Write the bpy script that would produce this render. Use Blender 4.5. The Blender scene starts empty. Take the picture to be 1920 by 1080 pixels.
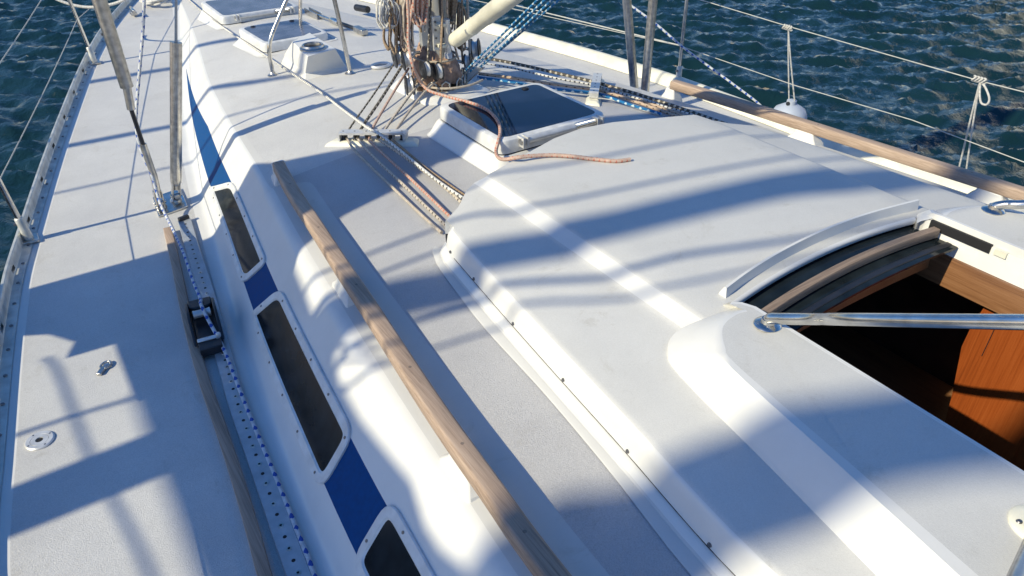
import bpy, bmesh, math, random
import numpy as np
from mathutils import Vector, Matrix
random.seed(7)
S = bpy.context.scene
COL = S.collection

# ------------------------------------------------------------------ camera
RC = np.array([[0.8316503, -0.31477138, 0.45746776],
               [-0.55527823, -0.46415641, 0.69009051],
               [-0.00488415, -0.82793587, -0.56080152]])
FPX = 1377.389
CP = np.array([-1.811, 0.0, 1.755])
cd = bpy.data.cameras.new('camera'); cam = bpy.data.objects.new('camera', cd); COL.objects.link(cam)
cd.sensor_width = 36; cd.lens = FPX / 1920 * 36; cd.clip_start = .05; cd.clip_end = 2000
Rm = Matrix(((RC[0][0], -RC[0][1], -RC[0][2]), (RC[1][0], -RC[1][1], -RC[1][2]), (RC[2][0], -RC[2][1], -RC[2][2])))
cam.matrix_world = Matrix.Translation(Vector(CP)) @ Rm.to_4x4()
S.camera = cam

# ------------------------------------------------------------------ sky, sun, exposure
SUN_EL = math.radians(35.8)
w = bpy.data.worlds.new('World'); S.world = w; w.use_nodes = True
nt = w.node_tree; nt.nodes.clear()
sky = nt.nodes.new('ShaderNodeTexSky'); sky.sky_type = 'NISHITA'; sky.sun_disc = False
sky.sun_elevation = SUN_EL; sky.sun_rotation = math.radians(-90)
sky.air_density = 1.3; sky.dust_density = .3; sky.ozone_density = 3.0
hs = nt.nodes.new('ShaderNodeHueSaturation'); hs.inputs['Saturation'].default_value = 1.35
tint = nt.nodes.new('ShaderNodeMix'); tint.data_type = 'RGBA'; tint.blend_type = 'MULTIPLY'; tint.inputs[0].default_value = 1; tint.inputs[7].default_value = (1, .87, 1, 1)
bg = nt.nodes.new('ShaderNodeBackground'); bg.inputs[1].default_value = .125
wo = nt.nodes.new('ShaderNodeOutputWorld')
nt.links.new(sky.outputs[0], hs.inputs['Color']); nt.links.new(hs.outputs[0], tint.inputs[6]); nt.links.new(tint.outputs[2], bg.inputs[0]); nt.links.new(bg.outputs[0], wo.inputs[0])
sl = bpy.data.lights.new('sun', 'SUN'); so = bpy.data.objects.new('sun', sl); COL.objects.link(so)
sl.energy = 4.6; sl.angle = math.radians(.53); sl.color = (1, .90, .64)
so.location = (-6, 0, 8)
so.rotation_euler = Vector((math.cos(SUN_EL), 0, -math.sin(SUN_EL))).to_track_quat('-Z', 'Y').to_euler()
S.view_settings.view_transform = 'Standard'; S.view_settings.look = 'None'
S.view_settings.exposure = 0.25; S.view_settings.gamma = 1
S.render.engine = 'CYCLES'

# ------------------------------------------------------------------ photo-to-place helpers
def ray(px, py): return RC @ np.array([px - 960, py - 540, FPX])
def at(px, py, z):
    d = ray(px, py); return CP + d * ((z - CP[2]) / d[2])
def atx(px, py, x):
    d = ray(px, py); return CP + d * ((x - CP[0]) / d[0])
def aty(px, py, y):
    d = ray(px, py); return CP + d * ((y - CP[1]) / d[1])
def onf(px, py, zf, dz=0.):
    z = .2
    for _ in range(60):
        P = at(px, py, z); z = .5 * z + .5 * (zf(P[0], P[1]) + dz)
    return at(px, py, z)
def pch(X, Y):
    X = np.array(X, float); Y = np.array(Y, float); h = np.diff(X); d = np.diff(Y) / h
    m = np.zeros(len(X)); m[0] = d[0]; m[-1] = d[-1]
    for i in range(1, len(X) - 1): m[i] = 0 if d[i-1]*d[i] <= 0 else 2*d[i-1]*d[i]/(d[i-1]+d[i])
    def g(x):
        x = min(max(x, X[0]), X[-1]); i = min(int(np.searchsorted(X, x, side='right')) - 1, len(X) - 2)
        t = (x - X[i]) / h[i]
        return float((1+2*t)*(1-t)**2*Y[i] + t*(1-t)**2*h[i]*m[i] + t*t*(3-2*t)*Y[i+1] + t*t*(t-1)*h[i]*m[i+1])
    return g

# ------------------------------------------------------------------ materials
def newmat(name):
    m = bpy.data.materials.new(name); m.use_nodes = True; n = m.node_tree
    return m, n, n.nodes['Principled BSDF']
def N(n, t, **k):
    o = n.nodes.new(t)
    for a, b in k.items():
        if a.startswith('i_'):
            key = a[2:]; key = int(key) if key.isdigit() else key.replace('_', ' ')
            o.inputs[key].default_value = b
        else: setattr(o, a, b)
    return o
def ramp(n, fac, stops):
    r = N(n, 'ShaderNodeValToRGB'); e = r.color_ramp.elements
    while len(e) > 1: e.remove(e[-1])
    e[0].position = stops[0][0]; e[0].color = (*stops[0][1], 1)
    for p, c in stops[1:]:
        q = e.new(p); q.color = (*c, 1)
    n.links.new(fac, r.inputs[0]); return r.outputs[0]
def coords(n, scale=(1, 1, 1), kind='Object'):
    tc = N(n, 'ShaderNodeTexCoord'); mp = N(n, 'ShaderNodeMapping'); mp.inputs['Scale'].default_value = scale
    n.links.new(tc.outputs[kind], mp.inputs[0]); return mp.outputs[0]
def bump(n, h, b, strength=.3, dist=.001, prev=None):
    u = N(n, 'ShaderNodeBump'); u.inputs['Strength'].default_value = strength; u.inputs['Distance'].default_value = dist
    n.links.new(h, u.inputs['Height'])
    if prev: n.links.new(prev, u.inputs['Normal'])
    n.links.new(u.outputs[0], b.inputs['Normal']); return u.outputs[0]
def simple(name, col, rough=.5, metal=0, noise=0, nscale=20, bmp=0, bscale=100, coat=0):
    m, n, b = newmat(name)
    b.inputs['Base Color'].default_value = (*col, 1); b.inputs['Roughness'].default_value = rough; b.inputs['Metallic'].default_value = metal
    b.inputs['Coat Weight'].default_value = coat
    c = coords(n)
    if noise:
        t = N(n, 'ShaderNodeTexNoise', i_Scale=nscale, i_Detail=6.0); n.links.new(c, t.inputs['Vector'])
        lo = tuple(x*(1-noise) for x in col); hi = tuple(min(1, x*(1+noise*.6)) for x in col)
        n.links.new(ramp(n, t.outputs['Fac'], [(.3, lo), (.7, hi)]), b.inputs['Base Color'])
        rr = N(n, 'ShaderNodeMapRange'); rr.inputs['To Min'].default_value = max(.02, rough*.75); rr.inputs['To Max'].default_value = min(1, rough*1.3)
        n.links.new(t.outputs['Fac'], rr.inputs[0]); n.links.new(rr.outputs[0], b.inputs['Roughness'])
    if bmp:
        t2 = N(n, 'ShaderNodeTexNoise', i_Scale=bscale, i_Detail=3.0); n.links.new(c, t2.inputs['Vector'])
        bump(n, t2.outputs['Fac'], b, bmp, .001)
    return m
def gelcoat():
    m, n, b = newmat('white gelcoat'); c = coords(n)
    t = N(n, 'ShaderNodeTexNoise', i_Scale=3.0, i_Detail=8.0, i_Roughness=.65); n.links.new(c, t.inputs['Vector'])
    n.links.new(ramp(n, t.outputs['Fac'], [(.3, (.61, .61, .595)), (.62, (.68, .68, .665))]), b.inputs['Base Color'])
    b.inputs['Roughness'].default_value = .32; b.inputs['Specular IOR Level'].default_value = .4
    t2 = N(n, 'ShaderNodeTexNoise', i_Scale=9.0, i_Detail=2.0); n.links.new(c, t2.inputs['Vector'])
    bump(n, t2.outputs['Fac'], b, .25, .002)
    return m
def nonskid(name='nonskid', grain=.8, lo=(.53, .53, .53), hi=(.64, .64, .63), strength=.8):
    m, n, b = newmat(name); c = coords(n)
    t = N(n, 'ShaderNodeTexNoise', i_Scale=2.2, i_Detail=9.0, i_Roughness=.7); n.links.new(c, t.inputs['Vector'])
    base = ramp(n, t.outputs['Fac'], [(.3, lo), (.7, hi)])
    v = N(n, 'ShaderNodeTexNoise', i_Scale=330.0, i_Detail=3.0, i_Distortion=1.2); n.links.new(c, v.inputs['Vector'])
    g = ramp(n, v.outputs['Fac'], [(.36, (.8, .8, .8)), (.6, (1.05, 1.05, 1.05))])
    mx = N(n, 'ShaderNodeMix', data_type='RGBA', blend_type='MULTIPLY'); mx.inputs[0].default_value = grain
    st = N(n, 'ShaderNodeTexNoise', i_Scale=6.0, i_Detail=12.0, i_Roughness=.8, i_Distortion=.7); n.links.new(c, st.inputs['Vector'])
    sr = ramp(n, st.outputs['Fac'], [(.30, (.80, .78, .74)), (.44, (1, 1, 1))])
    m2 = N(n, 'ShaderNodeMix', data_type='RGBA', blend_type='MULTIPLY'); m2.inputs[0].default_value = .8
    n.links.new(base, mx.inputs[6]); n.links.new(g, mx.inputs[7]); n.links.new(mx.outputs[2], m2.inputs[6]); n.links.new(sr, m2.inputs[7]); n.links.new(m2.outputs[2], b.inputs['Base Color'])
    b.inputs['Roughness'].default_value = .6
    bump(n, v.outputs['Fac'], b, strength, .0025)
    return m
def teak(name, c1, c2, c3, axis=1, rough=.7):
    m, n, b = newmat(name); sc = [110, 110, 110]; sc[axis] = 2.6; c = coords(n, tuple(sc))
    t = N(n, 'ShaderNodeTexNoise', i_Scale=1.6, i_Detail=8.0, i_Roughness=.7, i_Distortion=.4); n.links.new(c, t.inputs['Vector'])
    c2n = coords(n, tuple(7 if i != axis else 1.5 for i in range(3)))
    t2 = N(n, 'ShaderNodeTexNoise', i_Scale=1.0, i_Detail=4.0); n.links.new(c2n, t2.inputs['Vector'])
    mx = N(n, 'ShaderNodeMix', data_type='FLOAT'); mx.inputs[0].default_value = .35
    n.links.new(t.outputs['Fac'], mx.inputs[2]); n.links.new(t2.outputs['Fac'], mx.inputs[3])
    n.links.new(ramp(n, mx.outputs[0], [(.32, c1), (.5, c2), (.68, c3)]), b.inputs['Base Color'])
    b.inputs['Roughness'].default_value = rough
    bump(n, t.outputs['Fac'], b, .5, .0015)
    return m
def ropemat(name, base, fleck, period=.028, twist=2, th=.15, second=None):
    m, n, b = newmat(name)
    tc = N(n, 'ShaderNodeTexCoord'); sp = N(n, 'ShaderNodeSeparateXYZ'); n.links.new(tc.outputs['UV'], sp.inputs[0])
    def sinw(pu, kv, off=0.):
        a = N(n, 'ShaderNodeMath', operation='MULTIPLY'); a.inputs[1].default_value = 2*math.pi/pu; n.links.new(sp.outputs[0], a.inputs[0])
        q = N(n, 'ShaderNodeMath', operation='MULTIPLY_ADD'); q.inputs[1].default_value = 2*math.pi*kv; q.inputs[2].default_value = off
        n.links.new(sp.outputs[1], q.inputs[0])
        s = N(n, 'ShaderNodeMath', operation='ADD'); n.links.new(a.outputs[0], s.inputs[0]); n.links.new(q.outputs[0], s.inputs[1])
        r = N(n, 'ShaderNodeMath', operation='SINE'); n.links.new(s.outputs[0], r.inputs[0]); return r.outputs[0]
    def mulm(a, c_, op='MULTIPLY'):
        r = N(n, 'ShaderNodeMath', operation=op); n.links.new(a, r.inputs[0]); n.links.new(c_, r.inputs[1]); return r.outputs[0]
    nj = N(n, 'ShaderNodeTexNoise', i_Scale=38.0, i_Detail=2.0); n.links.new(tc.outputs['Object'], nj.inputs['Vector'])
    jm = N(n, 'ShaderNodeMath', operation='MULTIPLY_ADD'); jm.inputs[1].default_value = 1.5; jm.inputs[2].default_value = -.75; n.links.new(nj.outputs['Fac'], jm.inputs[0])
    mn = mulm(mulm(sinw(period, twist), sinw(period*1.01, -twist, 1.), 'MINIMUM'), jm.outputs[0], 'ADD')
    gt = N(n, 'ShaderNodeMath', operation='GREATER_THAN'); gt.inputs[1].default_value = th; n.links.new(mn, gt.inputs[0])
    nz = N(n, 'ShaderNodeTexNoise', i_Scale=60.0); n.links.new(tc.outputs['Object'], nz.inputs['Vector'])
    bb = ramp(n, nz.outputs['Fac'], [(.3, tuple(x*.72 for x in base)), (.7, base)])
    mx = N(n, 'ShaderNodeMix', data_type='RGBA'); n.links.new(gt.outputs[0], mx.inputs[0]); n.links.new(bb, mx.inputs[6])
    mx.inputs[7].default_value = (*fleck, 1)
    n.links.new(mx.outputs[2], b.inputs['Base Color']); b.inputs['Roughness'].default_value = .85
    br = mulm(sinw(.006, 4), sinw(.006, -4))
    bump(n, br, b, .6, .001)
    return m
M = {}
M['gel'] = gelcoat()
M['nonskid'] = nonskid()
M['satin'] = nonskid('satin deck margin', .0, (.52, .52, .51), (.575, .575, .565), .05)
M['hood'] = nonskid('matt hood moulding', .35, (.52, .52, .505), (.59, .59, .575), .25)
M['roofskid'] = nonskid('roof nonskid', .8, (.44, .44, .455), (.52, .52, .53), .9)
M['blue'] = simple('navy stripe', (.006, .060, .20), .5, 0, .12, 60, .05, 60)
M['blue'].node_tree.nodes['Principled BSDF'].inputs['Specular IOR Level'].default_value = .05
M['teak'] = teak('weathered teak', (.18, .125, .09), (.36, .265, .20), (.50, .385, .30))
M['teakx'] = teak('weathered teak across', (.12, .085, .06), (.26, .19, .14), (.40, .31, .23), axis=0)
M['mahog'] = teak('varnished mahogany', (.15, .032, .007), (.25, .058, .012), (.31, .082, .02), axis=2, rough=.3)
M['mahogy'] = teak('varnished teak trim', (.10, .04, .018), (.21, .10, .045), (.29, .155, .08), rough=.35)
M['steel'] = simple('stainless steel', (.62, .61, .58), .22, 1, .25, 25, .05, 200)
M['steeld'] = simple('dull stainless steel', (.58, .56, .52), .34, 1, .3, 40, .06, 150)
M['teakd'] = teak('grey weathered teak', (.10, .08, .065), (.20, .155, .125), (.31, .25, .2))
M['alu'] = simple('anodised aluminium', (.68, .68, .67), .4, .45, .15, 30, .05, 200)
M['cream'] = simple('cream painted metal', (.74, .72, .60), .4, 0, .15, 12)
M['rail'] = simple('toe rail aluminium', (.60, .60, .56), .45, .4, .3, 14, .1, 60)
M['dark'] = simple('dark plastic', (.018, .02, .026), .4, 0, .4, 30)
M['black'] = simple('black rubber', (.01, .01, .012), .7)
M['screw'] = simple('screw head', (.18, .18, .19), .4, .8)
M['glass'] = simple('smoked acrylic', (.012, .018, .023), .10, 0, .5, 12, .04, 30)
M['glass'].node_tree.nodes['Principled BSDF'].inputs['Specular IOR Level'].default_value = .12
M['track'] = simple('pale anodised track', (.44, .47, .50), .35, .35, .15, 30)
M['hatchglass'] = simple('smoked blue acrylic', (.010, .015, .034), .07, 0, .5, 9, .03, 20)
M['hatchglass'].node_tree.nodes['Principled BSDF'].inputs['Specular IOR Level'].default_value = .42
M['skyglass'] = simple('sky-toned acrylic', (.10, .115, .17), .18, 0, .5, 9, .05, 20)  # sky reflection put into the base colour, paler than the main hatch
M['frame'] = simple('white window frame', (.66, .67, .67), .4, .1, .15, 25, .05, 200)
M['mast'] = simple('mast aluminium', (.50, .50, .48), .42, .6, .2, 10)
M['cloth'] = simple('sun bleached brown cloth', (.36, .24, .18), .9, 0, .4, 35, .8, 90)
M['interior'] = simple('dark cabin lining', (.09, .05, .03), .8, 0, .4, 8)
M['fender'] = simple('white fender vinyl', (.40, .45, .54), .4, 0, .15, 10)
M['white'] = simple('white paint', (.78, .78, .76), .35, 0, .08, 6)
M['wire'] = simple('plastic covered wire', (.46, .46, .43), .5, 0, .15, 30)
M['canvas'] = simple('canvas', (.30, .32, .36), .9, 0, .2, 8)
M['r_cb'] = ropemat('cream rope black fleck', (.60, .53, .44), (.05, .04, .04), .026, 1, .45)
M['r_cream'] = ropemat('cream rope', (.54, .47, .39), (.40, .33, .26), .03, 1, .5)
M['r_brown'] = ropemat('brown rope', (.38, .28, .19), (.2, .13, .08), .02, 1, .3)
M['r_wb'] = ropemat('white rope black fleck', (.74, .73, .69), (.02, .02, .03), .026, 1, .25)
M['r_bw'] = ropemat('black rope cream fleck', (.10, .09, .075), (.50, .46, .38), .035, 1, .05)
M['r_pink'] = ropemat('faded pink rope', (.58, .42, .34), (.48, .15, .10), .020, 1, .2)
M['r_blue'] = ropemat('blue rope white fleck', (.01, .17, .42), (.50, .62, .68), .045, 1, .25)
M['r_wblue'] = ropemat('white rope blue fleck', (.66, .69, .73), (.02, .08, .38), .045, 1, .05)
M['r_tan'] = ropemat('tan rope', (.58, .44, .33), (.07, .05, .04), .045, 2, .55)
M['r_white'] = ropemat('white cord', (.68, .67, .63), (.5, .49, .46), .02, 1, .3)

# ------------------------------------------------------------------ mesh builder
class MB:
    def __init__(s): s.v = []; s.f = []; s.m = []; s.uv = []; s.mats = []
    def mi(s, mat):
        if mat not in s.mats: s.mats.append(mat)
        return s.mats.index(mat)
    def add(s, vs, fs, mat, uvs=None):
        o = len(s.v); s.v += [tuple(map(float, q)) for q in vs]; k = s.mi(mat)
        for i, f in enumerate(fs):
            s.f.append(tuple(o + j for j in f)); s.m.append(k); s.uv.append(uvs[i] if uvs else None)
        return s
    def box(s, c, size, mat, rot=None):
        c = Vector(c); h = Vector(size) / 2; vs = []
        for x in (-1, 1):
            for y in (-1, 1):
                for z in (-1, 1):
                    p = Vector((x*h.x, y*h.y, z*h.z)); vs.append(c + (rot @ p if rot else p))
        return s.add(vs, [(0, 1, 3, 2), (4, 6, 7, 5), (0, 4, 5, 1), (2, 3, 7, 6), (0, 2, 6, 4), (1, 5, 7, 3)], mat)
    def tube(s, pts, r, mat, n=10, cap=True, flat=1.):
        P = [Vector(p) for p in pts]; rr = r if hasattr(r, '__len__') else [r]*len(P); vs = []; L = [0.]
        t0 = (P[1]-P[0]).normalized(); up = Vector((0, 0, 1)) if abs(t0.z) < .9 else Vector((0, 1, 0)); nrm = t0.cross(up).normalized()
        for i, p in enumerate(P):
            t = (P[min(i+1, len(P)-1)] - P[max(i-1, 0)]).normalized()
            nrm = (nrm - t * nrm.dot(t)).normalized(); b = t.cross(nrm)
            if i: L.append(L[-1] + (P[i]-P[i-1]).length)
            for k in range(n):
                a = 2*math.pi*k/n; vs.append(p + nrm*math.cos(a)*rr[i] + b*math.sin(a)*rr[i]*flat)
        fs = []; uv = []
        for i in range(len(P)-1):
            for k in range(n):
                k2 = (k+1) % n; fs.append((i*n+k, i*n+k2, (i+1)*n+k2, (i+1)*n+k))
                uv.append([(L[i], k/n), (L[i], (k+1)/n), (L[i+1], (k+1)/n), (L[i+1], k/n)])
        if cap:
            fs.append(tuple(range(n-1, -1, -1))); uv.append([(L[0], .5)]*n)
            e = (len(P)-1)*n; fs.append(tuple(e+k for k in range(n))); uv.append([(L[-1], .5)]*n)
        return s.add(vs, fs, mat, uv)
    def cyl(s, a, b, r, mat, n=16, r2=None): return s.tube([a, b], [r, r if r2 is None else r2], mat, n)
    def lathe(s, o, axis, prof, mat, n=24, cap=True):
        ax = Vector(axis).normalized(); u = ax.cross(Vector((0, 0, 1)) if abs(ax.z) < .9 else Vector((0, 1, 0))).normalized(); w_ = ax.cross(u); o = Vector(o); vs = []
        for r, h in prof:
            for k in range(n):
                a = 2*math.pi*k/n; vs.append(o + ax*h + u*math.cos(a)*r + w_*math.sin(a)*r)
        fs = []
        for i in range(len(prof)-1):
            for k in range(n):
                k2 = (k+1) % n; fs.append((i*n+k, i*n+k2, (i+1)*n+k2, (i+1)*n+k))
        if cap:
            fs.append(tuple(range(n-1, -1, -1))); e = (len(prof)-1)*n; fs.append(tuple(e+k for k in range(n)))
        return s.add(vs, fs, mat)
    def loops(s, rings, mat, cap0=False, cap1=True, mats=None):
        n = len(rings[0]); vs = [p for r in rings for p in r]
        for i in range(len(rings)-1):
            fs = [(i*n+k, i*n+(k+1) % n, (i+1)*n+(k+1) % n, (i+1)*n+k) for k in range(n)]
            if i == 0: o = len(s.v); s.add(vs, fs, mats[0] if mats else mat)
            else:
                kk = s.mi(mats[i] if mats else mat)
                for f in fs: s.f.append(tuple(o+j for j in f)); s.m.append(kk); s.uv.append(None)
        kk = s.mi(mat)
        if cap0: s.f.append(tuple(o+k for k in range(n-1, -1, -1))); s.m.append(kk); s.uv.append(None)
        if cap1: s.f.append(tuple(o+(len(rings)-1)*n+k for k in range(n))); s.m.append(kk); s.uv.append(None)
        return s
    def grid(s, rows, mats, skip=None):
        n = len(rows[0]); o = len(s.v); s.v += [tuple(map(float, p)) for r in rows for p in r]
        for i in range(len(rows)-1):
            for k in range(n-1):
                if skip and skip(i, k): continue
                mt = mats(i, k) if callable(mats) else mats
                s.f.append((o+i*n+k, o+i*n+k+1, o+(i+1)*n+k+1, o+(i+1)*n+k)); s.m.append(s.mi(mt)); s.uv.append(None)
        return s
    def build(s, name, parent=None, smooth=40, bevel=0, seg=2, weld=0, subsurf=0):
        base = Vector(parent_loc(parent)) if parent else Vector((0, 0, 0))
        if not parent:
            a = np.array(s.v); base = Vector(((a[:, 0].min()+a[:, 0].max())/2, (a[:, 1].min()+a[:, 1].max())/2, a[:, 2].min()))
        me = bpy.data.meshes.new(name); me.from_pydata([tuple(Vector(p)-base) for p in s.v], [], s.f)
        for m_ in s.mats: me.materials.append(M[m_] if isinstance(m_, str) else m_)
        me.polygons.foreach_set('material_index', s.m)
        if any(u is not None for u in s.uv):
            ul = me.uv_layers.new(name='UVMap'); k = 0
            for p, u in zip(me.polygons, s.uv):
                for j, li in enumerate(p.loop_indices):
                    if u is not None: ul.data[li].uv = u[j]
        bm = bmesh.new(); bm.from_mesh(me)
        if weld: bmesh.ops.remove_doubles(bm, verts=bm.verts, dist=weld)
        bmesh.ops.recalc_face_normals(bm, faces=bm.faces); bm.to_mesh(me); bm.free()
        o = bpy.data.objects.new(name, me); COL.objects.link(o)
        if parent: o.parent = parent; wl = base - Vector(parent_loc(parent)); o.location = wl
        else: o.location = base
        if bevel:
            md = o.modifiers.new('bevel', 'BEVEL'); md.width = bevel; md.segments = seg; md.limit_method = 'ANGLE'; md.angle_limit = math.radians(35)
        if smooth: 
            me.polygons.foreach_set('use_smooth', [True]*len(me.polygons))
            me.set_sharp_from_angle(angle=math.radians(smooth))
        if subsurf:
            md = o.modifiers.new('sub', 'SUBSURF'); md.levels = subsurf; md.render_levels = subsurf
        return o
def parent_loc(p):
    l = Vector((0, 0, 0))
    while p: l = l + p.location; p = p.parent
    return l
def tag(o, label=None, cat=None, group=None, kind=None):
    if label: o['label'] = label
    if cat: o['category'] = cat
    if group: o['group'] = group
    if kind: o['kind'] = kind
    return o
def empty(name, loc, parent=None):
    o = bpy.data.objects.new(name, None); COL.objects.link(o); o.empty_display_size = .1
    if parent: o.parent = parent; o.location = Vector(loc) - parent_loc(parent)
    else: o.location = loc
    return o
def smoothpath(pts, k=8):
    P = [Vector(p) for p in pts]; P = [P[0]*2-P[1]] + P + [P[-1]*2-P[-2]]; out = []
    for i in range(1, len(P)-2):
        for j in range(k):
            t = j/k; a, b, c, d = P[i-1], P[i], P[i+1], P[i+2]
            out.append(.5*((2*b) + (c-a)*t + (2*a-5*b+4*c-d)*t*t + (3*b-a-3*c+d)*t**3))
    out.append(P[-2]); return out

# ------------------------------------------------------------------ yacht form
zd = lambda y: .0015 * max(y-1, 0)**2
zt = pch([-1, 0, .9, 1.5, 2.4, 3.0, 3.75, 4.9, 5.9, 6.43, 7.5, 8.6], [.38, .38, .37, .362, .345, .33, .30, .235, .195, .17, .11, .05])
xt = pch([-1, 0, .807, 1.059, 1.334, 1.86, 2.43, 3.26, 3.757, 4.0, 4.8, 5.96, 7.42, 8.6], [1.36, 1.335, 1.308, 1.29, 1.272, 1.228, 1.174, 1.076, 1.026, .998, .893, .689, .444, .25])
xb = pch([-1, 0, 1.283, 1.69, 2.16, 2.83, 3.17, 3.56, 3.86, 4.7, 6.34, 7.48, 8.6], [1.64, 1.61, 1.555, 1.522, 1.476, 1.388, 1.34, 1.288, 1.245, 1.098, .742, .487, .26])
hb = pch([-1, 0, 1.77, 2.27, 3.32, 3.75, 5.09, 7.0, 8.4, 9.6], [2.335, 2.345, 2.31, 2.256, 2.117, 2.027, 1.714, 1.19, .64, .05])
hbs = pch([-1, 0, 1.6, 2.6, 3.5, 4.2, 5.09, 7.0, 8.4, 9.6], [1.98, 1.99, 1.99, 1.985, 1.96, 1.88, 1.70, 1.19, .64, .05])
def zroof(x, y): 
    a = xt(y); u = min(abs(x)/a, 1); return zt(y) + .095*(1-u*u)*min(1, a/.9)
def onroof(px, py, dz=0.): return onf(px, py, zroof, dz)
def ondeck(px, py, dz=0.): return onf(px, py, lambda x, y: zd(y), dz)

yacht = empty('sailing_yacht', (0, 1.5, -1.1))
tag(yacht, 'white fibreglass sailing yacht filling the view, navy stripe along the cabin side, teak handrails', 'sailing yacht')

YS = sorted(set(np.round(np.concatenate([np.linspace(-1, 3.2, 43), np.linspace(3.3, 9.6, 64)]), 3)))
# hull
mb = MB(); rows = []
for y in YS:
    a = hb(y)+.07; b = hbs(y)+.07; z = zd(y)
    rows.append([(-a, y, z-.002), (-a-.015, y, z-.05), (-a*.97, y, z-.5), (-a*.85, y, -1.3), (b*.85, y, -1.3), (b*.97, y, z-.5), (b+.015, y, z-.05), (b, y, z-.002)])
mb.grid(rows, 'gel').build('hull', yacht, 50)
# side decks and foredeck
def deck_side(sgn):
    mb = MB(); rows = []
    for y in YS:
        h = (hb if sgn < 0 else hbs)(y); z = zd(y); inn = xb(y) if y < 8.5 else 0.
        i2 = max(inn-.06, 0)
        xs = [h+.07, h, h-.035, inn+.045, inn+.02, i2]
        if h < inn+.1: xs = [h+.07, h, h*.9, h*.6, h*.3, 0]
        cols = []
        for k in range(len(xs)-1):
            n_ = 6 if k == 2 else 1
            for j in range(n_): cols.append(xs[k] + (xs[k+1]-xs[k])*j/n_)
        cols.append(xs[-1])
        rows.append([(sgn*x, y, z) for x in cols])
    mb.grid(rows, lambda i, k: 'nonskid' if 2 <= k < 8 else 'gel')
    return mb
d1 = deck_side(-1); d2 = deck_side(1)
off = len(d1.v); d1.v += d2.v; d1.f += [tuple(off+j for j in f) for f in d2.f]; d1.m += [d1.mi(d2.mats[k]) for k in d2.m]; d1.uv += d2.uv
d1.build('deck', yacht, 40)
# coachroof shell
S0, S1 = .25, .61
def fil(P, r, n=4):
    out = [P[0]]
    for i in range(1, len(P)-1):
        a, b, c = Vector(P[i-1]), Vector(P[i]), Vector(P[i+1]); ri = r[i]
        if ri == 0: out.append(tuple(b)); continue
        la = (a-b).length; lc = (c-b).length; q = min(ri, la*.45, lc*.45)
        p0 = b+(a-b)*(q/max(la, 1e-6)); p2 = b+(c-b)*(q/max(lc, 1e-6))
        if i < len(P)-2: out.append(tuple(p0+(p0-b)*.35))
        for j in range(n+1):
            t = j/n; out.append(tuple((1-t)**2*p0 + 2*t*(1-t)*b + t*t*p2))
        if i < len(P)-2: out.append(tuple(p2+(p2-b)*.35))
    out.append(P[-1]); return out
def margin(y): return .04 + .135 / (1 + math.exp((y-2.93)/.02)) if y < 3.3 else .04
def section(y):
    b_, t_ = xb(y), xt(y); zb, z1 = zd(y)+.001, zt(y)
    k = min(1, (z1-zb)/.2)
    m_ = margin(y); xm = max(t_-m_, .02)
    P = [(b_+.05, zb), (b_, zb+.004)]
    st = .16 if y < 3.3 else 0
    s1 = S1 if y < 4.3 else max(S0+.005, S1+(S0-S1)*(y-4.3)/1.55)
    P += [(b_+(t_-b_)*S0, zb+(z1-zb)*S0), (b_+(t_-b_)*s1, zb+(z1-zb)*s1), (t_, z1), (xm, zroof(xm, y))]
    V = [(-x, y, z) for x, z in P]
    r = [0, .05*k, 0, 0, .03*k, .01]
    F = fil([Vector(p) for p in V] + [Vector((-xm*.9, y, zroof(xm*.9, y)))], r+[0])[:-1]
    xe = F[-1][0]
    return F, xm
YR = sorted(set(np.round(np.concatenate([np.arange(-1, 2.8, .1), np.arange(2.8, 3.1, .02), np.arange(3.1, 8.61, .1), [1.98]]), 3)))
XH = .74
rows = []; rowsM = []
for y in YR:
    F, xm = section(y)
    left = list(F)
    xe = -left[-1][0]
    mid = []
    xi = min(XH, xe*.8)
    for j in range(1, 4): x = xe+(xi-xe)*j/4; mid.append((-x, y, zroof(x, y)))
    for j in range(0, 13): x = -xi+2*xi*j/12; mid.append((x, y, zroof(x, y)))
    for j in range(1, 4): x = xi+(xe-xi)*j/4; mid.append((x, y, zroof(x, y)))
    right = [(-p[0], p[1], p[2]) for p in reversed(left)]
    rows.append(left+mid+right)
nl = len(left); nm = len(mid); nt_ = len(rows[0])
def rmat(i, k):
    kk = k if k < nt_/2 else nt_-2-k
    if k >= nl-1 and k < nl+nm: return 'roofskid' if YR[i] < 3 else 'nonskid'
    if YR[i] < 5.8 and kk == 8: return 'blue'
    if kk >= 15: return 'satin'
    return 'gel'
mb = MB(); mb.grid(rows, rmat, skip=lambda i, k: YR[i] < 1.97 and nl+3 <= k < nl+nm-4)
# forward face closing
y = YR[-1]; mb.add([rows[-1][k] for k in range(nt_)] + [(p[0]*.7, y+.12, zd(y)) for p in rows[-1]], [(k, k+1, nt_+k+1, nt_+k) for k in range(nt_-1)], 'gel')
mb.build('coachroof', yacht, 50)
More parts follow.
